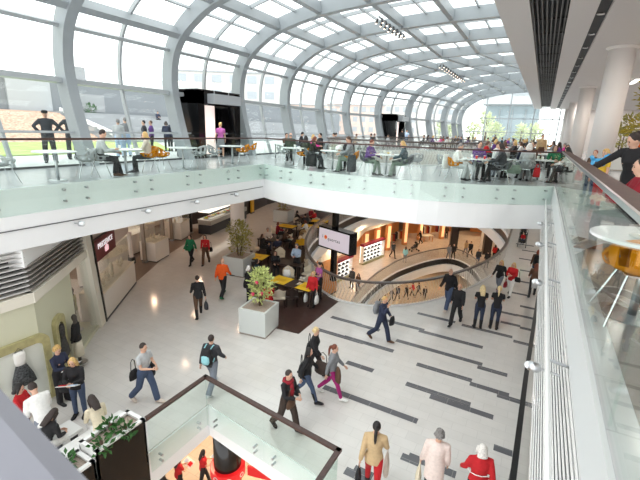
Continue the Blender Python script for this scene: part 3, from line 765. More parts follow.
# inner counters of the jewellery hall
def counter(poly, h, lab, m1=counter_w, glassh=.0, goods=True):
    cx = sum(p[0] for p in poly)/len(poly); cy = sum(p[1] for p in poly)/len(poly)
    t = thing('display_counter', lab, 'counter', (cx, cy, L1)); loc = [(a-cx, b-cy) for a, b in poly]
    MB().prism(loc, .06, h).obj('body', m1, t); MB().prism([(a*1.03, b*1.03) for a, b in loc], h, h+.04).obj('top', mat('counter_top_cream', srgb(236, 226, 206), .4), t)
    MB().prism([(a*.95, b*.95) for a, b in loc], 0, .06).obj('plinth', dark_grey, t)
    if glassh: MB().prism([(a*.98, b*.98) for a, b in loc], h+.041, h+glassh).obj('glass_case', glass_shop, t)
    return t, cx, cy
def arc_poly(cx, cy, r0, r1, a0, a1, n=10):
    return [(cx+r1*cos(rad(a0+(a1-a0)*k/n)), cy+r1*sin(rad(a0+(a1-a0)*k/n))) for k in range(n+1)]+[(cx+r0*cos(rad(a1-(a1-a0)*k/n)), cy+r0*sin(rad(a1-(a1-a0)*k/n))) for k in range(n+1)]
counter([(-17.75, 13.25), (-16.85, 13.5), (-17.3, 14.75), (-18.1, 14.5)], 1.05, 'white glass-topped display counter at the shop corner left of the green jacket woman', glassh=.5)
counter(arc_poly(-18.3, 10.6, .9, 1.9, -40, 70), 1.1, 'curved white display counter just behind the slim post', glassh=.35)
counter(arc_poly(-20.6, 13.6, .9, 1.7, -50, 80), 1.1, 'curved white display counter deep inside the jewellery hall', glassh=.35)
counter([(-20.1, 16.9), (-19.0, 17.2), (-19.5, 18.4), (-20.5, 18.2)], 1.1, 'white display counter nearest the food counter', glassh=.4)
counter([(-21.7, 14.3), (-20.9, 14.6), (-20.4, 16.4), (-21.2, 16.6)], 1.05, 'long white display counter in front of the lit rear showcase', glassh=.35)
for i, (x, y, lab) in enumerate(((-17.35, 13.2, 'brown glass-front post beside the corner display counter'), (-17.9, 14.9, 'brown post behind the corner display counter'), (-19.5, 16.9, 'brown post beside the counter nearest the food counter'), (-19.9, 18.9, 'dark post between jewellery hall and food counter'))):
    t = thing('shop_post', lab, 'post', (x, y, L1)); MB().box((0, 0, 2.05), (.16, .16, 4.1), .5).obj('shaft', taupe if i < 3 else black_matt, t); MB().box((0, 0, .05), (.22, .22, .1), .5).obj('foot', steel, t)
for k in range(26):
    ax, ay = [(-17.5, 14.0), (-16.9, 11.7), (-19.4, 14.6), (-19.8, 17.6), (-21.7, 15.9)][k % 5]
    t = thing('jewellery_stand', 'small pale jewellery stand on an inner counter of the jewellery hall', 'stand', (ax+rnd.uniform(-.3, .3), ay+rnd.uniform(-.35, .35), L1+1.14), 0, 'jewellery stands inside the jewellery hall')
    s = .8; MB().lathe([(.05*s, 0), (.05*s, .012), (.012, .02), (.06*s, .08*s), (.07*s, .15*s), (.03*s, .2*s), (0, .26*s)], 8).obj('bust', bust_m, t, True)
# back of the hall with lit showcase
m = MB(); wallseg(m, V2((-21.2, 8.0)), V2((-23.6, 20.0)), L1, -1.43); struct('wall_back', m, cream)
sc_ = thing('wall_showcase', 'brightly lit wall showcase at the back of the jewellery hall', 'showcase', (-22.35, 15.6, L1), rad(101))
MB().box((0, 0, 1.3), (3.4, .4, 2.2)).obj('case', counter_w, sc_)
MB().box((0, -.21, 1.4), (3.2, .02, 1.5)).obj('lit_back', warm_glow, sc_)
for k in range(4): MB().box((-1.2+k*.8, -.26, 1.3), (.5, .08, .6)).obj('display_panel', black_matt if k % 2 else bust_m, sc_)
ban = thing('banner', 'green and white banner hanging inside the jewellery hall', 'banner', (-20.4, 11.9, L1+1.9)); MB().box((0, 0, .5), (.5, .03, 1.0), 1.1).obj('cloth', mat('green_banner', srgb(80, 170, 60), .6), ban); MB().box((0, 0, .02), (.52, .04, .04), 1.1).obj('rod', steel, ban)
# food counter
fc_a = V2((-19.0, 19.2)); fc_b = V2((-20.3, 24.6)); d = fc_b-fc_a; rzF = atan2(d.y, d.x)
fo_ = thing('food_counter', 'long chilled food counter with dark base behind the white lower column', 'food counter', (*(fc_a.lerp(fc_b, .5)), L1), rzF)
lf = d.length; sd = 1 if facing(fc_a, fc_b).dot(Vector((-sin(rzF), cos(rzF)))) > 0 else -1
MB().box((0, 0, .3), (lf, .9, .6)).obj('base', dark_grey, fo_)
MB().box((0, sd*.02, .78), (lf, .95, .3)).obj('front_panel', mat('counter_steel', srgb(190, 186, 180), .3, .6), fo_)
MB().box((0, -sd*.1, .95), (lf, .75, .05)).obj('shelf', white, fo_)
MB().box((0, sd*.35, 1.2), (lf, .02, .45)).obj('glass_front', glass_shop, fo_)
MB().box((0, 0, 1.5), (lf, .8, .06)).obj('canopy', warm_glow, fo_)
foods = [mat('food_yellow', srgb(226, 190, 60), .6), mat('food_green', srgb(120, 160, 60), .6), mat('food_red', srgb(190, 80, 50), .6), mat('food_cream', srgb(236, 220, 180), .6)]
dd = d.normalized(); nF = facing(fc_a, fc_b)
for k in range(18):
    p = fc_a+dd*(.25+k*.28)+nF*rnd.uniform(-.15, .15)
    t = thing('food_tray', 'tray of %s food in the long chilled counter' % ['yellow', 'green', 'red', 'cream'][k % 4], 'food tray', (p.x, p.y, L1+.98), rzF, 'food trays in the chilled counter')
    MB().box((0, 0, .02), (.24, .3, .04)).obj('tray', steel, t)
    m = MB()
    for q in range(6): m.ball((rnd.uniform(-.08, .08), rnd.uniform(-.1, .1), .07), (.05, .05, .04), 7, 5)
    m.obj('food', foods[k % 4], t, True)
m = MB(); wallseg(m, V2((-20.6, 25.4)), V2((-22.0, 30.5)), L1, -1.43); wallseg(m, V2((-22.0, 30.5)), V2((-23, 44)), L1, -1.43); wallseg(m, V2((-21.8, 20)), V2((-20.6, 25.4)), L1, -1.43); struct('wall_back', m, mat('dark_back_wall', srgb(52, 42, 40), .5))
yp = thing('yellow_panel', 'narrow yellow panel on the dark wall right of the food counter', 'panel', (-20.75, 26.6, L1)); MB().box((0, 0, 1.6), (.5, .12, 3.2), rzF).obj('board', mat('yellow_board', srgb(220, 170, 30), .5), yp); MB().box((0, 0, .05), (.55, .2, .1), rzF).obj('foot', dark_grey, yp)

# ------------------------------------------------------------------ shops one floor below, seen through the oval opening
fac = [V2(p) for p in ((-12.9, 24.6), (-12.5, 28.4), (-13.9, 35.4), (-13.1, 40.3), (-11.3, 46.6), (-6, 52), (2, 54))]
orange = mat('shop_orange', srgb(206, 140, 84), .5); orange_lit = mat('warm_lit_panel', (1, .62, .3), .5, emit=.7)
m = MB()
for i, (a, b) in enumerate(zip(fac, fac[1:])): slab_on(m, a, b, 0, 1, L2, L1-.96, -3.2, -3.0)
struct('wall_back', m, orange)
m = MB()
for a, b in zip(fac, fac[1:]): slab_on(m, a, b, 0, 1, L2+2.9, L1-.96, -.3, 0)
struct('trim_14', m, cream)
pn = thing('wood_panel', 'orange wooden wall panel below the hanging screen', 'panel', (*(V2((-12.75, 25.6))), L2), rad(84)); MB().box((0, 0, 1.5), (2.2, .1, 3.0)).obj('board', mat('orange_wood', srgb(196, 140, 92), .45, noise=.15, nscale=4), pn); MB().box((0, 0, .06), (2.24, .14, .12)).obj('plinth', dark_grey, pn)
shoe_m = mat('black_leather', srgb(32, 30, 32), .4)
def shelf_unit(a, b, s0, s1, h, lab, grp):
    n = facing(a, b); p = a.lerp(b, s0); q = a.lerp(b, s1); c = (p+q)/2; d = q-p; l = d.length; rz = atan2(d.y, d.x)
    if Vector((sin(rz), -cos(rz))).dot(n) < 0: rz += pi
    t = thing('display_shelf', lab, 'display shelf', (c.x, c.y, L2), rz)
    MB().box((0, .16, h/2), (l, .05, h)).obj('back_panel', mat('shelf_lit', (1, .96, .92), .5, emit=1.5), t)
    for s in (-1, 1): MB().box((s*(l/2-.03), 0, h/2), (.06, .4, h)).obj('side_panel', counter_w, t)
    MB().box((0, -.02, h+.09), (l+.04, .48, .18)).obj('header', mat('magenta_red', srgb(150, 24, 60), .4), t)
    MB().box((0, -.02, .06), (l+.02, .46, .12)).obj('plinth', gold, t)
    R = Matrix.Rotation(rz, 3, 'Z')
    for r in range(4):
        z = .22+r*(h-.3)/4; MB().box((0, -.0, z), (l-.12, .36, .025)).obj('shelf', white, t)
        for k in range(int((l-.3)/.62)):
            o = R @ Vector((-l/2+.4+k*.62+.1*(r % 2), -.04, 0))
            g = thing('handbag', 'small black bag on the white shelves of the %s' % grp, 'bag', (c.x+o.x, c.y+o.y, L2+z+.0126), rz, 'bags on the %s' % grp)
            MB().loft([[(x*sx, y*sy, zz) for x, y in ((-1, -1), (1, -1), (1, 1), (-1, 1))] for zz, sx, sy in ((0, .13, .06), (.1, .14, .06), (.18, .1, .03))]).obj('body', shoe_m, g)
            MB().tube([(-.07, 0, .18), (-.05, 0, .26), (.05, 0, .26), (.07, 0, .18)], .01, 5).obj('handle', shoe_m, g)
    return t
shelf_unit(V2((-13.56, 34.05)), V2((-12.80, 37.81)), 0, 1, 1.8, 'long white lit shelf unit with magenta header right of the hanging screen', 'long shelf unit')
shelf_unit(V2((-13.62, 28.57)), V2((-13.31, 30.94)), 0, 1, 1.7, 'white shelf unit with magenta header half hidden below the hanging screen', 'left shelf unit')
gcols = [mat('garment_%s' % n, srgb(*c), .8) for n, c in (('rust', (170, 84, 46)), ('dark', (44, 38, 40)), ('tan', (196, 160, 110)), ('red', (160, 44, 38)), ('white', (226, 214, 200)))]
def rack(x, y, rz, lab):
    t = thing('clothes_rack', lab, 'clothes rack', (x, y, L2), rz)
    MB().tube([(-.75, 0, 0), (-.75, 0, 1.45), (.75, 0, 1.45), (.75, 0, 0)], .02, 8).obj('rail', chrome, t)
    for s in (-1, 1): MB().bar((s*.75, -.25, .02), (s*.75, .25, .02), .05, .04).obj('foot', chrome, t)
    R = Matrix.Rotation(rz, 3, 'Z')
    for k in range(9):
        o = R @ Vector((-.62+k*.155, 0, 0))
        g = thing('garment', 'garment hanging on %s' % lab.replace('chrome clothes rack', 'the rack'), 'garment', (x+o.x, y+o.y, L2+.55), rz+pi/2, 'garments on %s' % lab.replace('chrome clothes rack', 'the rack'))
        MB().loft([[(xx*wd, yy*.05, z) for xx, yy in ((-1, -1), (1, -1), (1, 1), (-1, 1))] for z, wd in ((0, .24), (.45, .2), (.72, .22), (.82, .06))]).obj('cloth', gcols[(k*3+int(x*7)) % 5], g)
        MB().tube([(0, 0, .82), (0, 0, .9)], .008, 5).obj('hook', chrome, g)
for x, y, r, lab in ((-14.2, 38.2, 1.2, 'chrome clothes rack at the left of the warm lit shop'), (-13.4, 41.8, 1.0, 'chrome clothes rack at the shop entrance behind the pushchair'), (-12.8, 43.9, .9, 'chrome clothes rack deep behind the pushchair'), (-11.0, 48.3, .8, 'chrome clothes rack right of the warm lit entrance'), (-9.6, 50.2, .7, 'chrome clothes rack at the far right of the warm lit shop')):
    rack(x, y, r, lab)
def low_table(x, y, rz, lab):
    t = thing('display_table', lab, 'display table', (x, y, L2), rz); MB().box((0, 0, .7), (1.3, .8, .06)).obj('tabletop', cream, t)
    for sx in (-1, 1):
        for sy in (-1, 1): MB().box((sx*.58, sy*.33, .335), (.06, .06, .67)).obj('leg', orange, t)
low_table(-13.3, 44.6, .9, 'cream display table in the warm lit shop'); low_table(-10.4, 46.5, .8, 'cream display table at the right of the warm lit shop')
for i, ((a, b), s) in enumerate((((2, 3), .05), ((2, 3), .5), ((2, 3), .98), ((3, 4), .5), ((4, 5), .0), ((4, 5), .4))):
    p = fac[a].lerp(fac[b], s); t = thing('shop_pillar', 'warm lit pillar %s of the clothes shop one floor below' % ['at the left end', 'in the left half', 'left of the entrance', 'right of the entrance', 'near the right end', 'at the right end'][i], 'pillar', (p.x, p.y, L2), .9)
    MB().box((0, 0, 1.45), (.5, .4, 2.9)).obj('shaft', orange, t); MB().box((0, -.21, 1.5), (.36, .03, 2.4)).obj('lit_panel', orange_lit, t)
for i, (x, y) in enumerate(((-7.2, 45.8), (-3.6, 45.2))):
    t = thing('dark_pillar', ['dark square pillar behind the couple on the lower gallery', 'dark square pillar at the right of the lower gallery'][i], 'pillar', (x, y, L2), .3); MB().box((0, 0, 2), (.8, .8, 4)).obj('shaft', mat('dark_pillar_paint', srgb(48, 40, 38), .4), t); MB().box((0, 0, .06), (.9, .9, .12)).obj('base', dark_grey, t)
m = MB(); m.prism([(-4.5, 47), (3, 46), (3, 46.3), (-4.5, 47.3)], L2, L2+3.4); struct('wall_back', m, mat('gallery_white', srgb(214, 208, 200), .6))

# screen on a post beside the opening
ps = V2((-7.45, 15.05))
t = thing('hanging_screen', 'black cased display screen on a post at the edge of the oval opening', 'screen', (-7.72, 15.95, -3.47))
pa = Vector((-8.83, 16.51)); pb = Vector((-6.97, 15.89)); d = pb-pa; rz = atan2(d.y, d.x); l = d.length
t.rotation_euler = (0, 0, rz); t.location = ((pa.x+pb.x)/2, (pa.y+pb.y)/2, -3.47)
MB().box((0, .24, 0), (l+.12, .46, 1.05)).obj('case', black_gloss, t)
MB().box((0, .0, 0), (l, .03, .88)).obj('display', mat('screen_glow', srgb(196, 186, 194), .3, emit=.55), t)
te = text_mesh('i', .24, .004); te.materials.append(dark_grey); o = link('lettering', te, t, (-.72, -.02, .06)); o.rotation_euler = (pi/2, 0, 0)
te = text_mesh('quortas', .22, .004); te.materials.append(dark_grey); o = link('lettering', te, t, (.02, -.02, .0)); o.rotation_euler = (pi/2, 0, 0)
MB().tube([(-.52, -.016, .05), (-.52, -.024, .05)], .1, 18).obj('logo_dot', mat('logo_orange', srgb(214, 130, 40), .4, emit=.4), t)
MB().tube([(-.49, -.025, .07), (-.49, -.028, .07)], .055, 14).obj('logo_core', mat('logo_red', srgb(190, 40, 50), .4, emit=.4), t)
MB().box((-.22, .3, 0), (.24, .2, 4.3)).obj('post', black_gloss, t)
# emergency exit light hanging far right
ex = thing('exit_sign', 'small green emergency exit sign hanging above the pushchair', 'sign', (-.35, 30.2, L1+2.1), 0)
MB().box((0, 0, 0), (.9, .08, .3)).obj('panel', mat('exit_green', srgb(40, 170, 70), .4, emit=1.0), ex)
for s in (-1, 1): MB().tube([(s*.35, 0, .15), (s*.35, 0, 2.0)], .012, 6).obj('hanger', steel, ex)
m = MB(); m.box((-.12, -.045, 0), (.3, .01, .05)); m.add([(-.3, -.05, 0), (-.2, -.05, .09), (-.2, -.05, -.09)], [(0, 2, 1)]); m.box((.2, -.045, -.02), (.09, .01, .16)); m.ball((.2, -.045, .09), (.035, .008, .035), 8, 6); m.obj('pictogram', white, ex)

# ------------------------------------------------------------------ people
def Rx(a): return Matrix.Rotation(rad(a), 3, 'X')
def Ry(a): return Matrix.Rotation(rad(a), 3, 'Y')
def Rz(a): return Matrix.Rotation(rad(a), 3, 'Z')
BASE = dict(hip=.95, hl=0, hr=0, kl=0, kr=0, al=4, ar=4, abl=9, abr=9, el=12, er=12, inl=0, inr=0, lean=0, yaw=0, nod=4, spread=4)
POSES = {
 'walk': dict(hl=24, kl=6, hr=-17, kr=26, al=-20, ar=22, el=16, er=26, lean=3, hip=.925),
 'walk2': dict(hr=24, kr=6, hl=-17, kl=26, ar=-20, al=22, er=16, el=26, lean=3, hip=.925),
 'stand': dict(abl=10, abr=8, el=14, er=18, yaw=12),
 'hold': dict(al=22, ar=26, el=82, er=78, inl=38, inr=38, nod=20, lean=3, abl=8, abr=8),
 'walkhold': dict(hl=20, kl=6, hr=-15, kr=24, al=18, ar=24, el=86, er=72, inl=30, inr=34, nod=12, lean=3, hip=.93),
 'akimbo': dict(al=-14, ar=-14, abl=44, abr=44, el=84, er=84, inl=78, inr=78, spread=9, nod=0),
 'sit': dict(hip=.53, hl=86, hr=84, kl=84, kr=88, al=34, ar=38, el=62, er=56, inl=24, inr=22, lean=4, nod=8, spread=6),
 'sit2': dict(hip=.53, hl=82, hr=88, kl=70, kr=96, al=44, ar=30, el=46, er=86, inl=26, inr=20, lean=12, nod=14, spread=7),
 'sitback': dict(hip=.53, hl=84, hr=86, kl=86, kr=80, al=18, ar=16, el=50, er=56, inl=20, inr=22, lean=-4, nod=2, spread=6),
 'perch': dict(hip=.55, hl=80, hr=80, kl=92, kr=84, al=36, ar=30, el=60, er=66, inl=30, inr=30, lean=26, nod=26, spread=8),
 'reach': dict(hl=8, hr=-4, kl=6, kr=6, ar=52, abr=52, er=14, al=12, abl=12, el=34, lean=18, nod=18, yaw=-28, hip=.94),
 'lookdown': dict(hip=.93, hl=6, hr=-4, kl=8, kr=8, al=30, ar=34, el=50, er=56, inl=30, inr=30, lean=26, nod=24),
 'phone': dict(hl=22, kl=6, hr=-16, kr=28, ar=44, abr=16, er=128, inr=16, al=12, el=60, inl=30, lean=4, nod=12, hip=.93),
 'push': dict(hl=18, kl=6, hr=-14, kr=22, al=40, ar=40, el=30, er=30, inl=8, inr=8, lean=8, hip=.93),
}
def skeleton(pose):
    P = dict(BASE); P.update(POSES[pose]); J = {}
    pel = Vector((0, 0, P['hip'])); S = Rx(-P['lean']); J['S'] = S; J['pel'] = pel
    up = lambda x, y, z: pel+S @ Vector((x, y, z))
    J['up'] = up
    J['head'] = up(0, .015, .665); J['neck'] = up(0, 0, .53)
    J['H'] = S @ Rz(P['yaw']) @ Rx(-P['nod'])
    for s, k in ((-1, 'l'), (1, 'r')):
        hip = pel+Vector((s*.09, 0, -.02)); A = Ry(-s*P['spread']*.5) @ Rx(P['h'+k]); B = Ry(-s*P['spread']*.2) @ Rx(P['h'+k]-P['k'+k])
        kn = hip+A @ Vector((0, .01, -.44)); an = kn+B @ Vector((0, -.01, -.42))
        seated = P['hip'] < .7
        F = Rx(0 if seated else (P['h'+k]-P['k'+k])*.55) @ Rz(-s*7)
        J['hip'+k], J['knee'+k], J['ank'+k], J['F'+k], J['B'+k] = hip, kn, an, F, B
        sh = up(s*.175, 0, .455); A = S @ Ry(-s*P['ab'+k]) @ Rx(P['a'+k]); B = A @ Rz(s*P['in'+k]) @ Rx(P['e'+k])
        el = sh+A @ Vector((0, 0, -.28)); wr = el+B @ Vector((0, 0, -.25))
        J['sh'+k], J['el'+k], J['wr'+k], J['Hd'+k] = sh, el, wr, B
    return J
def ell(c, R, rx, ry, n=12): return [c+R @ Vector((rx*cos(2*pi*k/n), ry*sin(2*pi*k/n), 0)) for k in range(n)]
def limb(mb, pts, n=9): mb.tube([p for p, r in pts], [r for p, r in pts], n)
def torso(mb, J, secs, n=14):
    S, up = J['S'], J['up']; mb.loft([ell(up(0, y, z), S, rx, ry, n) for z, rx, ry, y in secs])
def foot(mb, J, k, g=0.0, top=.07):
    a, F = J['ank'+k], J['F'+k]; rings = []
    for y, hw, hz0, hz1 in ((-.065, .02, -.06, -.02), (-.05, .036+g, -.075-g*.5, .01+g), (.0, .04+g, -.078-g*.5, .035+g), (.07, .042+g, -.078-g*.5, .0+g), (.13, .048+g, -.078-g*.5, -.03+g), (.18, .038+g, -.076-g*.5, -.045+g), (.205+g, .014, -.07, -.055)):
        ring = []
        for q in range(8):
            t = 2*pi*q/8; x = hw*cos(t); z = (hz0+hz1)/2+(hz1-hz0)/2*sin(t); ring.append(a+F @ Vector((x, y, z)))
        rings.append(ring)
    mb.loft(rings)
def remesh(mb, vox, smooth_it=2):
    me = bpy.data.meshes.new('tmp'); me.from_pydata(mb.v, [], mb.f); o = bpy.data.objects.new('tmp', me); col.objects.link(o)
    r = o.modifiers.new('r', 'REMESH'); r.mode = 'VOXEL'; r.voxel_size = vox
    s = o.modifiers.new('s', 'SMOOTH'); s.factor = .5; s.iterations = smooth_it
    dg = bpy.context.evaluated_depsgraph_get(); me2 = bpy.data.meshes.new_from_object(o.evaluated_get(dg))
    bpy.data.objects.remove(o); bpy.data.meshes.remove(me)
    v = [tuple(q.co) for q in me2.vertices]; f = [tuple(p.vertices) for p in me2.polygons]; bpy.data.meshes.remove(me2)
    out = MB(); out.add(v, f); return out
CACHE = {}
def fem(sex): return .9 if sex == 'f' else 1.0
def body_mesh(pose, sex, vox):
    key = ('body', pose, sex, vox)
    if key in CACHE: return CACHE[key]
    J = skeleton(pose); m = MB(); f = fem(sex); up = J['up']
    hw = 1.04 if sex == 'f' else 1.0
    torso(m, J, [(-.10, .10, .08, 0), (-.04, .15*hw, .105, 0), (.03, .16*hw, .11, 0), (.16, .13*f, .095, 0), (.33, .155*f, .11, .01), (.44, .165*f, .09, 0), (.49, .11*f, .07, 0), (.52, .06, .058, 0), (.60, .052, .056, .01)])
    if sex == 'f':
        for s in (-1, 1): m.ball(up(s*.065, .085, .31), .06, 8, 6)
    for s, k in ((-1, 'l'), (1, 'r')):
        limb(m, [(J['hip'+k]+Vector((0, 0, .03)), .085*hw), (J['hip'+k].lerp(J['knee'+k], .4), .076*hw), (J['knee'+k], .052), (J['knee'+k].lerp(J['ank'+k], .3), .054), (J['ank'+k], .036), (J['ank'+k]+J['B'+k] @ Vector((0, 0, -.04)), .034)])
        foot(m, J, k)
        sh = J['sh'+k]; e = J['el'+k]; w_ = J['wr'+k]
        limb(m, [(up(s*.10*f, 0, .45), .06), (sh*1.0, .052*f), (sh.lerp(e, .5), .046*f), (e, .037*f), (e.lerp(w_, .35), .038*f), (w_, .026*f)])
        m.ball(w_+J['Hd'+k] @ Vector((0, 0, -.045)), (.024, .034, .05), 8, 6, J['Hd'+k].to_4x4())
    H = J['head']; R = J['H'].to_4x4()
    m.ball(H, (.073, .09, .112), 14, 10, R)
    m.ball(H+J['H'] @ Vector((0, .03, -.06)), (.052, .058, .058), 10, 7, R)
    m.ball(H+J['H'] @ Vector((0, .092, -.02)), (.013, .02, .026), 7, 5, R)
    for s in (-1, 1): m.ball(H+J['H'] @ Vector((s*.075, -.005, -.01)), (.013, .022, .032), 7, 5, R)
    m = remesh(m, vox)
    # fingers stay separate chains rooted in the palm; eyes, brows and mouth are set into the face
    for s, k in ((-1, 'l'), (1, 'r')):
        w_ = J['wr'+k]; B = J['Hd'+k]
        for q, (yy, ln) in enumerate(((.026, .066), (.009, .076), (-.009, .07), (-.026, .055))):
            a = w_+B @ Vector((0, yy, -.075)); b = w_+B @ Vector((-s*.006, yy*1.1, -.085-ln*.45)); c = w_+B @ Vector((-s*.026, yy*1.1, -.085-ln*.85))
            m.tube([a, b, c], [.0095, .0088, .007], 6)
        m.tube([w_+B @ Vector((-s*.006, .024, -.03)), w_+B @ Vector((-s*.014, .05, -.06)), w_+B @ Vector((-s*.024, .052, -.09))], [.012, .0105, .008], 6)
    m.cur = 1
    for s in (-1, 1):
        m.ball(H+J['H'] @ Vector((s*.03, .082, .012)), (.011, .008, .008), 7, 5, R)
        m.ball(H+J['H'] @ Vector((s*.031, .085, .034)), (.016, .005, .0035), 6, 4, R)
    m.cur = 2; m.ball(H+J['H'] @ Vector((0, .086, -.066)), (.022, .008, .006), 8, 5, R)
    CACHE[key] = m.mesh('body', [MATS['skin'], MATS['eye_dark'], MATS['lip']], True); return CACHE[key]
def top_mesh(kind, pose, sex, vox):
    key = ('top', kind, pose, sex, vox)
    if key in CACHE: return CACHE[key]
    J = skeleton(pose); m = MB(); f = fem(sex); up = J['up']; seated = POSES[pose].get('hip', .95) < .7
    g = {'tee': .013, 'jumper': .016, 'jacket': .021, 'coat': .028}[kind]
    hem = {'tee': -.06, 'jumper': -.04, 'jacket': -.12, 'coat': -.34}[kind]
    if seated: hem = max(hem, -.05)
    hw = 1.04 if sex == 'f' else 1.0
    secs = []
    if hem < -.2: secs += [(hem, .20, .165, 0), (-.15, .19, .15, 0)]
    else: secs += [(hem, .158*hw+g, .112+g, 0)]
    secs += [(.03, .16*hw+g, .112+g, 0), (.16, .135*f+g*1.2, .10+g, 0), (.33, .158*f+g, .115+g+(.02 if sex == 'f' else 0), .012), (.44, .168*f+g, .092+g, 0), (.49, .115*f+g, .072+g, 0), (.535, .062+g*.7, .06+g*.7, 0)]
    torso(m, J, secs)
    for s, k in ((-1, 'l'), (1, 'r')):
        sh = J['sh'+k]; e = J['el'+k]; w_ = J['wr'+k]
        if kind == 'tee': limb(m, [(up(s*.10*f, 0, .45), .07), (sh, .066*f), (sh.lerp(e, .62), .06*f)])
        else: limb(m, [(up(s*.10*f, 0, .45), .06+g), (sh, .053*f+g), (sh.lerp(e, .5), .047*f+g), (e, .041*f+g), (e.lerp(w_, .5), .038*f+g), (e.lerp(w_, .97), .031*f+g*.8)])
    CACHE[key] = remesh(m, vox).mesh('top', [MATS['cloth_black']], True); return CACHE[key]
def legs_mesh(kind, pose, sex, vox):
    key = ('legs', kind, pose, sex, vox)
    if key in CACHE: return CACHE[key]
    J = skeleton(pose); m = MB(); hw = 1.04 if sex == 'f' else 1.0
    g = .012 if kind == 'slim' else .02
    if kind == 'skirt':
        torso(m, J, [(-.42, .19, .16, 0), (-.1, .185, .14, 0), (.04, .17, .125, 0), (.15, .145, .11, 0)])
    else:
        torso(m, J, [(-.11, .11, .09, 0), (-.04, .155*hw+g, .108+g, 0), (.03, .162*hw+g, .112+g, 0), (.13, .14+g, .10+g, 0)])
        for k in 'lr':
            wide = .02 if kind == 'wide' else 0
            limb(m, [(J['hip'+k]+Vector((0, 0, .03)), .087*hw+g), (J['hip'+k].lerp(J['knee'+k], .4), .078*hw+g), (J['knee'+k], .055+g+wide*.5), (J['knee'+k].lerp(J['ank'+k], .35), .054+g+wide*.5), (J['ank'+k]+J['B'+k] @ Vector((0, 0, -.01)), .040+g+wide)])
    CACHE[key] = remesh(m, vox).mesh('trousers', [MATS['cloth_black']], True); return CACHE[key]
def shoe_mesh(pose, side, boot):
    key = ('shoe', pose, side, boot)
    if key in CACHE: return CACHE[key]
    J = skeleton(pose); m = MB(); foot(m, J, side, .012)
    if boot:
        a = J['ank'+side]; B = J['B'+side]; limb(m, [(a+B @ Vector((0, 0, .30)), .068), (a+B @ Vector((0, 0, .15)), .06), (a+B @ Vector((0, 0, 0)), .05), (a+B @ Vector((0, 0, -.04)), .05)])
    CACHE[key] = m.mesh('shoe', [MATS['cloth_black']], True); return CACHE[key]
def hair_mesh(kind):
    key = ('hair', kind)
    if key in CACHE: return CACHE[key]
    m = MB(); rnd = random.Random(5)
    if kind == 'bald': m.ball((0, -.022, -.022), (.081, .08, .052), 12, 8)
    else:
        m.ball((0, -.022, .026), (.083, .088, .101), 14, 10)
    if kind in ('long', 'bob'):
        zl = -.30 if kind == 'long' else -.13
        m.loft([[Vector((rx*cos(2*pi*k/12), y+ry*sin(2*pi*k/12), z)) for k in range(12)] for z, rx, ry, y in ((.06, .078, .06, -.04), (-.04, .092, .06, -.05), (-.12, .10, .055, -.06), (zl, .075, .03, -.085))])
        for s in (-1, 1): m.tube([(s*.07, .02, .05), (s*.085, .02, -.05), (s*.085, .03, zl*.8)], [.025, .027, .015], 7)
    if kind == 'pony':
        m.tube([(0, -.09, .05), (0, -.135, .03), (0, -.15, -.08), (0, -.14, -.22), (0, -.13, -.30)], [.025, .034, .036, .028, .008], 8)
    if kind == 'bun': m.ball((0, -.10, .07), .045, 8, 6)
    if kind == 'curly':
        for q in range(46):
            t = rnd.uniform(0, 2*pi); z = rnd.uniform(-.35, 1); r = sqrt(max(0, 1-z*z)); y = r*sin(t)
            if y > .45 and z < .45: continue
            m.ball((.085*r*cos(t), -.02+.088*y, .02+.105*z), .027, 6, 4)
    m2 = remesh(m, .012, 1) if kind != 'curly' else m
    CACHE[key] = m2.mesh('hair', [MATS['cloth_black']], True); return CACHE[key]
skin = mat('skin', srgb(214, 170, 146), .5); mat('eye_dark', srgb(40, 30, 26), .3); mat('lip', srgb(176, 100, 94), .5)
CL = {}
for n, c in dict(black=(31, 30, 33), charcoal=(58, 59, 64), grey=(132, 134, 138), lightgrey=(186, 188, 190), white=(236, 235, 232), cream=(226, 214, 188), tan=(196, 168, 128), beige=(214, 200, 188), brown=(92, 66, 50), darkbrown=(60, 46, 40), red=(190, 28, 36), darkred=(140, 24, 40), orange=(232, 92, 26), green=(26, 112, 74), darkgreen=(52, 66, 56), teal=(38, 66, 74), navy=(42, 48, 72), jeans=(70, 84, 112), darkjeans=(44, 52, 74), greyjeans=(120, 126, 138), purple=(92, 52, 124), pink=(226, 60, 150), mauve=(176, 92, 160), magenta=(160, 32, 108), lightblue=(176, 196, 220), blue=(62, 92, 150), palepink=(232, 214, 206), sage=(118, 132, 120), yellow=(230, 190, 60), aqua=(150, 206, 214)).items():
    CL[n] = mat('cloth_'+n, srgb(*c), .85, noise=.08, nscale=18, bump=.1)
HC = {n: mat('hair_'+n, srgb(*c), .6, noise=.25, nscale=40) for n, c in dict(black=(28, 24, 24), dark=(50, 38, 34), brown=(88, 62, 46), auburn=(112, 58, 40), red=(130, 60, 40), blonde=(206, 170, 110), pale=(226, 202, 152), grey=(132, 128, 126), white=(222, 218, 212)).items()}
def yaw_for(p, f):
    los = Vector(p[:2]).normalized(); right = Vector((los.y, -los.x)); d = -los*cos(rad(f))+right*sin(rad(f))
    return atan2(d.y, d.x)-pi/2
def put(o, m):
    o.material_slots[0].link = 'OBJECT'; o.material_slots[0].material = m
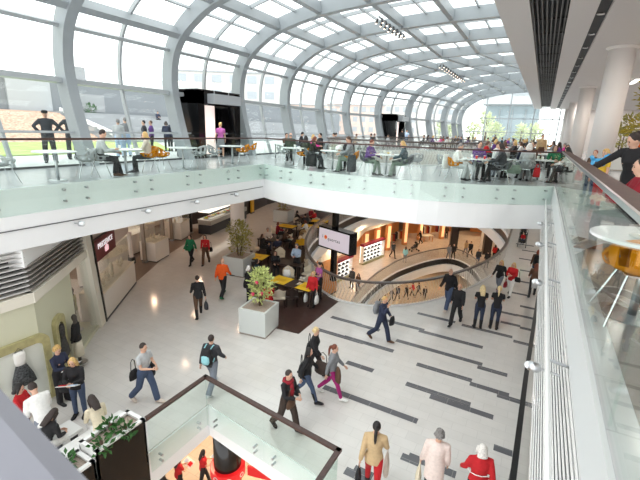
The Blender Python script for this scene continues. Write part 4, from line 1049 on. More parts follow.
def person(p, z, f, pose, label, top, legs, hair, shoes='black', sex='f', s=None, group=None, vox=.02, boot=False, over=None):
    """p plan position, f facing (0 towards the photographer, 90 right, 180 away, 270 left)"""
    if s is None: s = 1.0 if sex == 'm' else .95
    body = link('person', body_mesh(pose, sex, vox), None, (p[0], p[1], z), yaw_for(p, f)); body.scale = (s, s, s)
    tag(body, label, 'person', group)
    t = link('top', top_mesh(top[0], pose, sex, vox), body); put(t, CL[top[1]])
    l = link('skirt' if legs[0] == 'skirt' else 'trousers', legs_mesh(legs[0], pose, sex, vox), body); put(l, CL[legs[1]])
    for k in 'lr': h = link('boot' if boot else 'shoe', shoe_mesh(pose, k, boot), body); put(h, CL[shoes])
    if hair:
        J = skeleton(pose); h = link('hair', hair_mesh(hair[0]), body); put(h, HC[hair[1]])
        h.matrix_local = Matrix.Translation(J['head']) @ J['H'].to_4x4()
    return body
def hand_pos(body, pose, k):
    J = skeleton(pose); q = J['wr'+k]+J['Hd'+k] @ Vector((0, 0, -.1)); bpy.context.view_layer.update() if False else None
    M = Matrix.Translation(body.location) @ Matrix.Rotation(body.rotation_euler[2], 4, 'Z') @ Matrix.Scale(body.scale[0], 4); return M @ q
def bone_pos(body, pose, v):
    J = skeleton(pose); M = Matrix.Translation(body.location) @ Matrix.Rotation(body.rotation_euler[2], 4, 'Z') @ Matrix.Scale(body.scale[0], 4); return M @ J['up'](*v)
def attach(o, b):
    o.parent = b; o.matrix_parent_inverse = (Matrix.Translation(b.location) @ Matrix.Rotation(b.rotation_euler[2], 4, 'Z') @ Matrix.Scale(b.scale[0], 4)).inverted(); return o
def bag(loc, rz, w_, d, h, mname, label, cat='bag', name='handbag', handle=.16):
    t = thing(name, label, cat, loc, rz)
    m = MB(); m.loft([[(sx*x, sy*y, z) for x, y in [(cos(q*pi/6), sin(q*pi/6)) for q in range(12)]] for z, sx, sy in ((-h, w_*.42, d*.4), (-h*.97, w_*.5, d*.5), (-h*.5, w_*.52, d*.52), (-h*.1, w_*.42, d*.34), (0, w_*.38, d*.2))])
    m.obj('body', CL[mname], t, True)
    if handle: MB().tube([(-w_*.28, 0, -.02), (-w_*.2, 0, handle*.8), (0, 0, handle), (w_*.2, 0, handle*.8), (w_*.28, 0, -.02)], .011, 6).obj('handle', CL[mname], t)
    return t
def held_bag(b, pose, k, w_, d, h, m, label, name='handbag', cat='bag', handle=.14):
    q = hand_pos(b, pose, k); return bag((q.x, q.y, q.z-handle+.01), b.rotation_euler[2]+pi/2, w_, d, h, m, label, cat, name, handle)
def backpack(b, pose, m1, m2, label):
    J = skeleton(pose); q = bone_pos(b, pose, (0, -.25, .28)); t = thing('backpack', label, 'backpack', tuple(q), b.rotation_euler[2])
    m = MB(); m.loft([[(sx*cos(a*pi/6), sy*sin(a*pi/6)*.9, z) for a in range(12)] for z, sx, sy in ((-.24, .12, .07), (-.2, .16, .10), (0, .165, .11), (.18, .13, .09), (.22, .07, .05))]); m.obj('body', CL[m1], t, True)
    m = MB(); m.loft([[(sx*cos(a*pi/6), -.07+sy*sin(a*pi/6), z) for a in range(12)] for z, sx, sy in ((-.19, .09, .04), (-.12, .12, .065), (.02, .11, .06), (.06, .05, .03))]); m.obj('pocket', CL[m2], t, True)
    for s in (-1, 1): MB().tube([(s*.09, .07, .2), (s*.1, .20, .24), (s*.11, .34, .14), (s*.12, .33, -.02), (s*.13, .1, -.2)], .016, 6).obj('strap', CL[m2], t)
    return t

# ------------------------------------------------------------------ people on the shop floor
b = person((-15.18, 14.32), L1, 330, 'walk', 'woman in green jacket and black trousers walking past the jewellery counters', ('jacket', 'green'), ('slim', 'black'), ('bob', 'dark'))
bag(tuple(bone_pos(b, 'walk', (.22, -.05, .12))), b.rotation_euler[2], .28, .14, .26, 'green', 'dark green shoulder bag of the woman in the green jacket', handle=.3)
b = person((-14.57, 14.74), L1, 350, 'walk2', 'woman in red jumper and brown trousers walking beside the green jacket woman', ('jumper', 'red'), ('wide', 'brown'), ('bob', 'black'))
bag(tuple(bone_pos(b, 'walk2', (-.24, 0, .08))), b.rotation_euler[2], .28, .14, .24, 'black', 'black shoulder bag of the woman in the red jumper', handle=.3)
b = person((-11.01, 12.05), L1, 155, 'walk', 'bald man in bright orange jacket striding between the planters', ('jacket', 'orange'), ('wide', 'black'), None, 'green', 'm', 1.02)
q = hand_pos(b, 'walk', 'r'); u = thing('umbrella', 'folded black umbrella in the hand of the orange jacket man', 'umbrella', tuple(q), b.rotation_euler[2])
MB().tube([(0, -.1, .03), (0, .3, -.12)], [.03, .012], 8).obj('canopy', CL['black'], u); MB().tube([(0, -.1, .03), (0, -.2, .07)], .012, 6).obj('handle', CL['black'], u)
b = person((-10.50, 10.14), L1, 185, 'walk2', 'woman in black jacket and brown trousers seen from behind, left of the orange jacket man', ('jacket', 'black'), ('slim', 'brown'), ('bun', 'dark'), boot=True, s=.98)
held_bag(b, 'walk2', 'r', .34, .16, .26, 'charcoal', 'black handbag carried by the woman in black seen from behind')
b = person((-9.74, 12.15), L1, 95, 'hold', 'white haired woman in black standing behind the big white planter', ('jacket', 'black'), ('slim', 'black'), ('bob', 'white'))
q = hand_pos(b, 'hold', 'l'); pp = thing('paper', 'white paper held by the white haired woman at the planter', 'paper', tuple(q), b.rotation_euler[2]); MB().box((0, 0.02, 0), (.22, .02, .28), 0).obj('sheet', CL['white'], pp); MB().box((0, .035, .05), (.12, .006, .1)).obj('picture', CL['lightblue'], pp)
bag(tuple(bone_pos(b, 'hold', (-.24, -.1, .0))), b.rotation_euler[2], .34, .15, .28, 'black', 'black shoulder bag of the white haired woman at the planter', handle=.35)
b = person((-6.95, 7.07), L1, 150, 'walk', 'man in dark jacket and grey jeans with blue backpack by the glass corner', ('jacket', 'charcoal'), ('wide', 'greyjeans'), ('short', 'dark'), 'lightgrey', 'm')
backpack(b, 'walk', 'black', 'aqua', 'black and turquoise backpack on the man by the glass corner')
b = person((-8.09, 5.84), L1, 45, 'walkhold', 'man in grey t-shirt and blue jeans walking past the planter boxes', ('tee', 'lightgrey'), ('wide', 'jeans'), ('short', 'dark'), 'beige', 'm', 1.02)
bag(tuple(bone_pos(b, 'walkhold', (-.26, .02, .1))), b.rotation_euler[2]+.6, .3, .14, .36, 'black', 'black jacket carried over the arm of the man in grey t-shirt', 'jacket', 'folded_jacket', 0)
bag(tuple(bone_pos(b, 'walkhold', (.22, -.12, .12))), b.rotation_euler[2], .28, .12, .26, 'black', 'black messenger bag of the man in grey t-shirt', handle=.3)
b = person((-4.39, 6.88), L1, 50, 'walkhold', 'woman in black jacket and dark red scarf walking beside the glass balustrade', ('jacket', 'black'), ('wide', 'darkbrown'), ('short', 'dark'), boot=True, s=.98)
sc = MB(); sc.tube([bone_pos(b, 'walkhold', (.1*cos(t*.7), .1*sin(t*.7)-.0, .5+.01*sin(t*3))) for t in range(9)], .045, 8, True); sc.tube([bone_pos(b, 'walkhold', (.02, .13, .48)), bone_pos(b, 'walkhold', (.03, .17, .3)), bone_pos(b, 'walkhold', (.03, .16, .12))], [.045, .05, .04], 8)
attach(sc.obj('scarf', CL['darkred'], None, True), b)
bag(tuple(bone_pos(b, 'walkhold', (.1, .2, .12))), b.rotation_euler[2], .3, .12, .2, 'brown', 'brown handbag held by the woman with the red scarf', handle=.3)
b = person((-4.53, 8.05), L1, 80, 'walk2', 'dark haired woman in black coat and blue jeans, left of the woman in magenta trousers', ('jacket', 'black'), ('slim', 'jeans'), ('long', 'black'), boot=True)
bag(tuple(bone_pos(b, 'walk2', (-.18, -.2, .1))), b.rotation_euler[2], .34, .16, .3, 'black', 'black shoulder bag of the dark haired woman in jeans', handle=.3)
b = person((-4.90, 9.09), L1, 75, 'walk', 'blonde curly woman in black jacket walking just behind the dark haired woman in jeans', ('jacket', 'black'), ('slim', 'black'), ('curly', 'pale'))
bag(tuple(bone_pos(b, 'walk', (-.2, -.22, .12))), b.rotation_euler[2], .34, .17, .32, 'black', 'big black bag of the blonde curly woman', handle=.3)
b = person((-4.03, 8.55), L1, 80, 'walk2', 'woman in grey jacket and magenta trousers walking over the long dark strip', ('jacket', 'grey'), ('slim', 'magenta'), ('pony', 'auburn'), 'white')
bag(tuple(bone_pos(b, 'walk2', (.06, -.28, .18))), b.rotation_euler[2]+1.2, .5, .24, .32, 'darkbrown', 'big dark brown shoulder bag of the woman in magenta trousers', handle=.3)
bag(tuple(bone_pos(b, 'walk2', (.2, .2, .2))), b.rotation_euler[2]+.5, .26, .14, .4, 'brown', 'brown jacket carried by the woman in magenta trousers', 'jacket', 'folded_jacket', 0)
b = person((-3.94, 12.15), L1, 60, 'phone', 'man in navy blazer holding a phone in front of the oval opening', ('jacket', 'navy'), ('wide', 'darkjeans'), ('short', 'blonde'), 'brown', 'm', 1.0)
backpack(b, 'phone', 'grey', 'grey', 'small grey backpack of the man in the navy blazer')
q = hand_pos(b, 'phone', 'l'); bag((q.x, q.y, q.z+.08), b.rotation_euler[2], .28, .14, .3, 'black', 'black coat over the arm of the man in the navy blazer', 'coat', 'folded_coat', 0)
person((-2.47, 16.16), L1, 335, 'walk', 'grey haired man in open black jacket and light shirt beside the oval balustrade', ('jacket', 'black'), ('wide', 'jeans'), ('bald', 'grey'), 'beige', 'm', 1.06)
person((-1.90, 14.90), L1, 350, 'walk2', 'balding man all in black just in front of the grey haired man', ('jacket', 'black'), ('wide', 'black'), ('bald', 'grey'), 'black', 'm', 1.0)
person((-1.11, 15.07), L1, 190, 'hold', 'blonde woman in black t-shirt and jeans, left one of the pair seen from behind', ('tee', 'black'), ('slim', 'darkjeans'), ('long', 'pale'), boot=True, s=1.0)
person((-0.57, 15.32), L1, 180, 'hold', 'blonde woman in black t-shirt and jeans, right one of the pair seen from behind', ('tee', 'black'), ('slim', 'darkjeans'), ('pony', 'pale'), boot=True, s=1.0)
b = person((-0.80, 19.28), L1, 340, 'walk', 'blonde woman in black jacket and pink boots walking along the oval balustrade', ('jacket', 'black'), ('slim', 'greyjeans'), ('long', 'blonde'), 'darkred', boot=True)
held_bag(b, 'walk', 'l', .3, .14, .26, 'darkred', 'pink bag beside the woman with pink boots')
b = person((-0.29, 19.21), L1, 340, 'walkhold', 'blonde woman in red jacket and white trousers', ('jacket', 'red'), ('slim', 'white'), ('long', 'blonde'))
bag(tuple(bone_pos(b, 'walkhold', (-.25, .02, .12))), b.rotation_euler[2], .3, .14, .22, 'black', 'black shoulder bag of the woman in red jacket and white trousers', handle=.3)
b = person((0.65, 22.25), L1, 178, 'walk', 'red haired woman in brown jacket with black backpack, farther one by the right wall', ('jacket', 'brown'), ('slim', 'jeans'), ('bob', 'red'))
backpack(b, 'walk', 'black', 'black', 'black backpack of the red haired woman by the right wall')
b = person((0.61, 19.66), L1, 182, 'walk2', 'woman in brown jacket, grey skirt and dark tights by the right wall', ('jacket', 'brown'), ('skirt', 'lightgrey'), ('long', 'auburn'), boot=True)
tights = link('tights', legs_mesh('slim', 'walk2', 'f', .02), b); put(tights, CL['black'])
person((1.04, 26.90), L1, 350, 'walk', 'man in pale shirt and blue trousers far down the right wall', ('jumper', 'lightgrey'), ('wide', 'blue'), ('short', 'brown'), 'brown', 'm')
def stroller(p, z, f, lab, cm, dress=None):
    t = thing('pushchair', lab, 'pushchair', (p[0], p[1], z), yaw_for(p, f))
    m = MB(); m.loft([[(x*sx, y, zz) for x in (-1, 1)]+[(x*sx, y+dy, zz+dz) for x in (1, -1)] for sx, y, zz, dy, dz in ((.2, -.3, .75, .05, .06), (.22, -.25, .45, .06, .06), (.22, .15, .42, .0, .07), (.2, .35, .30, .0, .06))]); m.obj('seat', cm, t)
    m = MB(); m.loft([[(.23*cos(pi*k/8), -.28-.04*q+.30*q*.33, .72+.28*sin(pi*k/8)+.03*q) for k in range(9)]+[(.21*cos(pi*k/8), -.28-.04*q+.30*q*.33, .72+.26*sin(pi*k/8)+.03*q) for k in range(8, -1, -1)] for q in range(4)]); m.obj('hood', cm, t)
    for s in (-1, 1):
        MB().tube([(s*.24, .42, .1), (s*.24, 0, .45), (s*.24, -.5, 1.0), (s*.2, -.56, 1.02)], .014, 6).obj('frame_bar', dark_grey, t); MB().tube([(s*.24, -.42, .1), (s*.24, 0, .45)], .014, 6).obj('frame_bar', dark_grey, t)
        for y in (.42, -.42): MB().tube([(s*.225, y, .1), (s*.265, y, .1)], .1, 14).obj('wheel', black_matt, t)
    MB().tube([(-.2, -.56, 1.02), (.2, -.56, 1.02)], .018, 8).obj('handle', black_matt, t)
    ch = person((p[0], p[1]), z+.08, f, 'sitback', 'small child sitting in the %s' % lab.split(' on ')[0].split(' pushed')[0].split(' in ')[0], ('jumper', dress or 'red'), ('slim', 'navy'), ('short', 'brown'), s=.55, vox=.03); ch.location.z = z+.2
    return t
stroller((-0.21, 29.15), L1, 0, 'dark pushchair rolling towards the camera below the green exit sign', black_matt, 'red')
b = person((-0.25, 30.64), L1, 0, 'push', 'person in dark clothes pushing the far pushchair below the green exit sign', ('jacket', 'charcoal'), ('slim', 'black'), ('bob', 'dark'), vox=.03)
# three seen from behind at the bottom
P3 = (-1.95, 6.26)
b = person(P3, L1, 178, 'walk', 'woman in tan jacket and red trousers with long black ponytail at bottom centre', ('jacket', 'tan'), ('slim', 'red'), ('pony', 'black'), 'black', s=1.0)
held_bag(b, 'walk', 'r', .36, .12, .42, 'beige', 'pale shopping bag of the woman in the tan jacket', 'shopping_bag', 'bag', .2)
held_bag(b, 'walk', 'l', .26, .12, .26, 'black', 'black handbag of the woman in the tan jacket')
b = person((-0.86, 6.71), L1, 185, 'stand', 'grey haired woman in loose pale beige blouse at the bottom edge', ('coat', 'palepink'), ('slim', 'black'), ('curly', 'grey'), s=.98)
held_bag(b, 'stand', 'l', .32, .12, .36, 'cream', 'cream bag of the grey haired woman in the beige blouse', 'shopping_bag', 'bag', .2)
b = person((-0.08, 6.75), L1, 200, 'walk2', 'white haired woman in red jacket at the bottom edge', ('jacket', 'red'), ('slim', 'black'), ('bob', 'white'), s=.98)
st = MB(); st.tube([bone_pos(b, 'walk2', (.21*cos(q*pi/6), .155*sin(q*pi/6), .22)) for q in range(12)], .008, 5, True); attach(st.obj('jacket_stripe', CL['white']), b)
# reading group at far left
b = person((-9.90, 4.75), L1, 40, 'hold', 'curly blonde woman in navy patterned jumper reading a catalogue by the dress window', ('jumper', 'navy'), ('wide', 'black'), ('curly', 'blonde'))
def catalogue(b, pose, lab):
    q = (hand_pos(b, pose, 'l')+hand_pos(b, pose, 'r'))/2; t = thing('catalogue', lab, 'catalogue', tuple(q), b.rotation_euler[2])
    for s in (-1, 1):
        MB().box((s*.11, .03, .03), (.21, .27, .012), 0, Matrix.Rotation(rad(28), 4, 'X')).obj('page', CL['white'], t); MB().box((s*.11, .02, .04), (.15, .14, .014), 0, Matrix.Rotation(rad(28), 4, 'X')).obj('picture', CL['lightblue'] if s < 0 else CL['red'], t)
catalogue(b, 'hold', 'open white catalogue of the woman in the navy jumper')
b = person((-9.06, 4.68), L1, 335, 'hold', 'long haired blonde woman in black jacket and jeans reading a catalogue', ('jacket', 'black'), ('slim', 'jeans'), ('long', 'blonde'))
catalogue(b, 'hold', 'open white catalogue of the woman in black jacket and jeans')
bag(tuple(bone_pos(b, 'hold', (.26, -.02, .1))), b.rotation_euler[2], .34, .16, .3, 'black', 'black shoulder bag of the blonde reader in jeans', handle=.3)
def bench(p, rz, lab):
    t = thing('bench', lab, 'bench', (p[0], p[1], L1), rz)
    MB().box((0, 0, .42), (1.9, .5, .08)).obj('seat', white_gloss, t)
    for s in (-1, 1): MB().box((s*.8, 0, .19), (.1, .44, .38)).obj('leg', dark_grey, t)
bench((-7.62, 4.0), pi/2, 'white bench behind the planter boxes')
bench((-8.3, 3.2), pi/2, 'white bench half hidden by the grey rail at the lower left')
person((-7.66, 4.33), L1, 200, 'perch', 'dark haired woman in cream jumper sitting by the planter boxes', ('jumper', 'cream'), ('slim', 'white'), ('long', 'dark'), 'white')
person((-8.16, 3.41), L1, 120, 'perch', 'red brown haired woman in black top and white trousers at lower left', ('jumper', 'black'), ('wide', 'white'), ('long', 'dark'), 'beige')
person((-8.36, 3.59), L1, 200, 'lookdown', 'man in white jacket with yellow collar bending forward at lower left', ('jacket', 'white'), ('wide', 'greyjeans'), ('short', 'dark'), 'brown', 'm', 1.04)
person((-9.02, 3.46), L1, 60, 'hold', 'black haired woman in red top at the far left edge', ('jumper', 'red'), ('slim', 'black'), ('bob', 'black'))
# guests seen through the square opening, one floor down
b = person((-9.15, 7.54), L2, 120, 'walkhold', 'left one of two dark haired women in red t-shirts below the square opening', ('tee', 'red'), ('slim', 'black'), ('long', 'dark'))
catalogue(b, 'walkhold', 'dark booklet held by the left woman in red t-shirt')
b = person((-8.66, 8.18), L2, 100, 'walkhold', 'right one of two dark haired women in red t-shirts, nearer the black column', ('tee', 'red'), ('slim', 'black'), ('long', 'black'))
catalogue(b, 'walkhold', 'dark booklet held by the right woman in red t-shirt')
person((-9.41, 7.05), L2, 90, 'walk', 'person in black below the square opening, left of the red t-shirts', ('jacket', 'black'), ('slim', 'black'), ('short', 'dark'), sex='m')
low_column(*(-7.09, 7.73), L2, L1-.955, .42, 'black round column with red band below the square opening', black_gloss)
t = thing('ring_sign', 'red ring shaped sign with white signs around the black column', 'sign', (*(-7.09, 7.73), L2+1.95))
MB().lathe([(.46, 0), (.54, 0), (.54, .30), (.46, .30)], 32).obj('band', mat('sign_red', srgb(206, 24, 34), .4, emit=.25), t)
for k in range(8):
    te = text_mesh('OD'[k % 2], .22, .006); te.materials.append(CL['white']); a = 2*pi*k/8; o = link('lettering', te, t, (.552*cos(a), .552*sin(a), .15)); o.rotation_euler = (pi/2, 0, a+pi/2)
arm = MB(); arm.box((1.15, .35, .17), (1.1, .06, .34), .25); arm.obj('arrow_arm', MATS['sign_red'], t)
# lower gallery seen through the oval opening
gal = [((351.5, 288), 330, 'stand', 'charcoal', 'black', 'dark', 'm', 'left one of two people in dark clothes on the lower gallery by the shelf unit'), ((357.5, 293), 320, 'stand', 'brown', 'charcoal', 'dark', 'f', 'right one of two people in dark clothes on the lower gallery, near the mesh rail'),
 ((392.5, 258), 30, 'walk', 'charcoal', 'black', 'dark', 'm', 'person in dark grey walking at the warm lit shop entrance'), ((404.5, 266), 170, 'stand', 'aqua', 'greyjeans', 'brown', 'f', 'person in pale turquoise top leaning at the lower gallery rail'),
 ((420, 244), 300, 'push', 'black', 'black', 'black', 'f', 'person in black pushing a pushchair on the lower gallery'), ((446, 238), 20, 'stand', 'brown', 'black', 'dark', 'f', 'person in brown by the warm lit shop behind the couple'), ((442, 234), 330, 'walk', 'black', 'jeans', 'dark', 'm', 'person in black far back in the lower gallery'),
 ((448, 259.5), 10, 'walk', 'grey', 'greyjeans', 'dark', 'f', 'left one of the couple walking on the lower gallery'), ((452.5, 259.5), 350, 'walk2', 'black', 'black', 'dark', 'm', 'right one of the couple walking on the lower gallery, in black'),
 ((465, 255), 20, 'walk', 'tan', 'greyjeans', 'dark', 'f', 'person in tan jacket behind the dark pillar on the lower gallery'), ((469.5, 257), 340, 'walk2', 'black', 'black', 'black', 'm', 'person in black striding right of the dark pillar'), ((477, 265), 10, 'stand', 'charcoal', 'jeans', 'brown', 'f', 'person in grey close behind the oval rail at right'),
 ((486, 268), 190, 'stand', 'black', 'black', 'black', 'm', 'person in black seen from behind below the oval rail at right'), ((493.5, 260), 170, 'stand', 'red', 'black', 'dark', 'f', 'person in red by the white gallery wall'), ((498, 262), 170, 'stand', 'black', 'black', 'dark', 'm', 'person in black right of the one in red on the lower gallery')]
pts = [(-11.89, 28.13), (-11.07, 27.45), (-11.67, 37.79), (-10.20, 37.09), (-10.70, 44.75), (-8.72, 49.41), (-9.58, 51.17), (-6.71, 40.64), (-6.31, 40.92), (-5.48, 43.33), (-4.95, 42.87), (-3.88, 40.52), (-2.99, 40.06), (-2.64, 43.26), (-2.17, 42.81)]
for p, (px, f, pose, tc_, lc, hc, sx, lab) in zip(pts, gal): person(p, L2, f, pose, lab, ('jacket', tc_), ('slim', lc), ('short' if sx == 'm' else 'long', hc), sex=sx, vox=.03)
stroller((-10.50, 41.55), L2, 300, 'black pushchair on the lower gallery floor', black_matt, 'charcoal')
# two floors down
dn = [(-12.58, 35.44), (-12.57, 37.14), (-12.29, 38.21), (-11.74, 38.88), (-11.35, 39.75), (-10.59, 40.57), (-10.18, 41.48), (-9.68, 42.14), (-12.42, 33.96), (-8.82, 41.41)]
dnm = ['black', 'charcoal', 'brown', 'black', 'navy', 'black', 'red', 'charcoal', 'brown', 'black']
for i, p in enumerate(dn): person(p, L3, 40*i, 'walk' if i % 2 else 'walk2', 'distant person in dark clothes on the lowest floor inside the oval opening', ('jacket', dnm[i]), ('slim', 'black'), ('short', 'dark'), sex='mf'[i % 2], vox=.03, group='people on the lowest floor')

# ------------------------------------------------------------------ planters and plants
leaf_var = mat('leaf_variegated', srgb(200, 208, 138), .55, noise=.4, nscale=9)
leaf_dark = mat('leaf_dark_green', srgb(54, 104, 44), .5, noise=.35, nscale=9)
leaf_olive = mat('leaf_olive', srgb(158, 152, 84), .6, noise=.4, nscale=9)
leaf_yellow = mat('leaf_yellow_green', srgb(170, 150, 50), .6, noise=.35, nscale=9)
bark = mat('bark', srgb(92, 74, 58), .8, noise=.2)
gravel = mat('gravel', srgb(176, 160, 148), .9, noise=.3, nscale=60, bump=.6)
planter_m = mat('planter_grey_white', srgb(214, 218, 216), .3)
def foliage(root, name, blobs, n, size, m, seed=1):
    r = random.Random(seed); b = MB()
    for q in range(n):
        cx, cy, cz, rx, ry, rz_ = blobs[q % len(blobs)]
        while True:
            v = Vector((r.uniform(-1, 1), r.uniform(-1, 1), r.uniform(-1, 1)))
            if .35 < v.length < 1: break
        p = Vector((cx+v.x*rx, cy+v.y*ry, cz+v.z*rz_)); s = size*r.uniform(.6, 1.2)
        d = (v+Vector((0, 0, .25))+Vector((r.uniform(-.6, .6), r.uniform(-.6, .6), r.uniform(-.5, .5)))).normalized(); x = d.cross(Vector((r.random(), r.random(), 1))).normalized(); u = x.cross(d)
        b.add([p, p+d*s*.5+x*s*.24+u*s*.06, p+d*s, p+d*s*.5-x*s*.24+u*s*.06, p+d*s*.5-u*s*.04], [(0, 1, 4), (1, 2, 4), (2, 3, 4), (3, 0, 4)])
    return b.obj(name, m, root)
def cube_planter(p, z, rz, w_, h, lab):
    t = thing('planter', lab, 'planter', (p[0], p[1], z), rz)
    MB().loft([[(sx*w_*k, sy*w_*k, zz) for sx, sy in ((-.5, -.5), (.5, -.5), (.5, .5), (-.5, .5))] for zz, k in ((.06, .98), (h, 1.0), (h, .86), (h-.08, .86))]).obj('box', planter_m, t)
    MB().box((0, 0, .03), (w_*.98, w_*.98, .06)).obj('plinth', mat('planter_plinth', srgb(150, 140, 132), .5), t)
    MB().box((0, 0, h-.06), (w_*.86, w_*.86, .06)).obj('gravel_bed', gravel, t)
    return t
def shrub(p, z, lab, blobs, n, size, m, stems, seed, flowers=False, cat='shrub', name='shrub'):
    t = thing(name, lab, cat, (p[0], p[1], z)); b = MB()
    for (x, y, hh) in stems: b.tube([(x*.3, y*.3, -.02), (x*.6, y*.6, hh*.5), (x, y, hh)], [.035, .028, .012], 6)
    b.obj('stem', bark, t); foliage(t, 'leaves', blobs, n, size, m, seed)
    if flowers:
        for q, (x, y, zz) in enumerate(((.05, -.28, .95), (.2, -.2, .55), (-.1, -.3, .5))): MB().ball((x, y, zz), .07, 8, 6).obj('flower', mat('flower_pink', srgb(226, 70, 110), .6), t, True)
    return t
pc = (-7.97, 10.55)
cube_planter(pc, L1, rad(8), 1.05, .98, 'big pale cube planter with a blooming shrub at the corner of the dark cafe floor')
shrub((-7.95, 10.6), L1+.97, 'blooming pale green shrub in the big cube planter by the cafe corner', [(0, 0, .45, .38, .38, .3), (.1, 0, .8, .42, .4, .35), (-.12, .05, .9, .36, .36, .38), (.0, 0, 1.15, .28, .28, .2)], 620, .17, leaf_var, [(.1, .05, .9), (-.1, 0, 1.0), (0, -.1, .7)], 3, True)
cube_planter((-12.35, 14.75), L1, rad(8), 1.15, .95, 'second cube planter with an olive shrub behind the orange jacket man')
shrub((-12.35, 14.75), L1+.94, 'loose olive green shrub in the second cube planter by the white column', [(0, 0, .5, .5, .5, .4), (.1, 0, 1.0, .6, .55, .45), (-.15, .05, 1.3, .45, .45, .4)], 520, .2, leaf_olive, [(.2, .1, 1.2), (-.2, 0, 1.3), (0, -.2, .9)], 4)
cube_planter((-16.9, 25.6), L1, rad(8), 1.25, .95, 'farthest cube planter at the back of the cafe under the deck')
shrub((-16.9, 25.6), L1+.94, 'dim olive green shrub in the farthest cube planter at the back of the cafe', [(0, 0, .5, .45, .45, .5), (.1, 0, 1.2, .5, .5, .6), (-.1, 0, 1.9, .4, .4, .5)], 420, .22, leaf_olive, [(.2, .1, 1.7), (-.2, 0, 1.5)], 5)
# black planter boxes by the square opening
def long_planter(y0, y1, zt, lab):
    t = thing('planter', lab, 'planter', (-6.64, (y0+y1)/2, L1)); l = y1-y0; wd = .52
    m = MB(); m.box((wd/2-.02, 0, zt/2-.25), (.04, l, zt+.5)); m.obj('black_side', mat('planter_black', srgb(18, 17, 17), .3, spec=.25), t)
    m = MB(); m.box((-wd/2+.02, 0, zt/2), (.04, l, zt)); m.box((0, l/2-.02, zt/2), (wd, .04, zt)); m.box((0, -l/2+.02, zt/2), (wd, .04, zt)); m.obj('white_side', white_gloss, t)
    m = MB()
    for sx in (-1, 1): m.box((sx*(wd/2-.03), 0, zt+.02), (.08, l+.02, .05))
    for sy in (-1, 1): m.box((0, sy*(l/2-.04), zt+.02), (wd+.02, .08, .05))
    m.obj('white_rim', white_gloss, t); MB().box((0, 0, zt-.07), (wd-.1, l-.1, .06)).obj('gravel_bed', gravel, t); return t
long_planter(3.45, 4.52, 1.12, 'taller black and white planter box at the end of the square opening')
long_planter(2.1, 3.42, .98, 'lower black and white planter box next to the grey rail')
for i, (x, y, z, s, lab) in enumerate(((-6.78, 4.0, 1.1, 1.0, 'leafy plant at the inner side of the taller planter box'), (-6.46, 4.1, 1.1, .9, 'leafy plant hanging over the far end of the taller planter box'), (-6.5, 3.62, 1.1, 1.0, 'leafy plant hanging over the black side of the taller planter box'),
                                ((-6.76), 3.1, .96, .9, 'leafy plant at the inner side of the lower planter box'), (-6.5, 2.85, .96, 1.0, 'leafy plant on the black side of the lower planter box'))):
    shrub((x, y), L1+z, lab, [(0, 0, .1, .15*s, .18*s, .11), (.08 if i in (1, 2, 4) else 0, 0,   .02, .12*s, .15*s, .12)], 80, .13, leaf_dark, [(.04, .03, .14), (-.05, .05, .12)], 20+i, cat='plant', name='leafy_plant')

# ------------------------------------------------------------------ cafe on the shop floor
walnut = mat('cafe_dark_wood', srgb(52, 38, 34), .4); cream_up = mat('cream_leather', srgb(226, 216, 196), .45); yellow_m = mat('yellow_cloth', srgb(232, 188, 34), .7); yellow_up = mat('yellow_leather', srgb(226, 176, 30), .45)
def cafe_chair(kind):
    t = thing('cafe_chair', 'x', 'chair', (0, 0, 0))
    um = {'cream': cream_up, 'dark': walnut, 'yellow': yellow_up}[kind]
    MB().loft([[(x*sx, y*sy, z) for x, y in ((-1, -1), (1, -1), (1, 1), (-1, 1))] for z, sx, sy in ((.38, .24, .24), (.40, .26, .26), (.46, .26, .26), (.48, .23, .23))]).obj('seat', um, t)
    m = MB(); rings = []
    for k in range(11):
        a = pi+pi*k/10; rr = .27; top = .84-.16*abs(cos(a))
        x, y = rr*cos(a), .0+rr*sin(a)*.95; x2, y2 = (rr-.05)*cos(a), (rr-.05)*sin(a)*.95
        rings.append([(x, y, .44), (x*1.06, y*1.1, top), (x2*1.06, y2*1.1, top), (x2, y2, .44)])
    m.loft(rings); m.obj('backrest', um, t)
    for sx in (-1, 1):
        for sy in (-1, 1): MB().bar((sx*.2, sy*.2, .39), (sx*.23, sy*.23, 0), .035, .035).obj('leg', walnut, t)
    return t
CH = {}
def chair(kind, p, z, face, lab):
    rz = yaw_for(p, face); g = '%s cafe chairs on the dark timber floor' % kind
    if kind not in CH: CH[kind] = t = cafe_chair(kind); t.location = (p[0], p[1], z); t.rotation_euler = (0, 0, rz); t['label'] = lab; t['group'] = g; return t
    return dup(CH[kind], (p[0], p[1], z), rz, lab, None, g)
def cafe_table(p, z, rz, l, wd, lab, cloth=None):
    t = thing('cafe_table', lab, 'table', (p[0], p[1], z), rz, 'dark wooden cafe tables')
    MB().box((0, 0, .715), (l, wd, .05)).obj('tabletop', walnut, t)
    for sx in (-1, 1):
        for sy in (-1, 1): MB().box((sx*(l/2-.06), sy*(wd/2-.06), .345), (.06, .06, .69)).obj('leg', walnut, t)
    if cloth:
        for q, (dx, lx) in enumerate(cloth[1]):
            c = thing('table_mat', cloth[0] % ('left', 'right')[q] if '%s' in cloth[0] else cloth[0], 'table cloth', (p[0]+dx*cos(rz), p[1]+dx*sin(rz), z+.7405), rz)
            MB().box((0, 0, .004), (lx, wd*.96, .008)).obj('cloth', yellow_m, c); MB().box((0, 0, .010), (lx*.5, wd*.3, .004)).obj('runner', mat('yellow_deep', srgb(214, 164, 24), .7), c)
    return t
rA = rad(-28)
cafe_table((-8.40, 13.49), L1, rad(-2), 2.3, .85, 'long dark cafe table with two yellow cloths nearest the big shrub', ('%s yellow cloth on the long cafe table nearest the big shrub', ((-.62, .85), (.7, .7))))
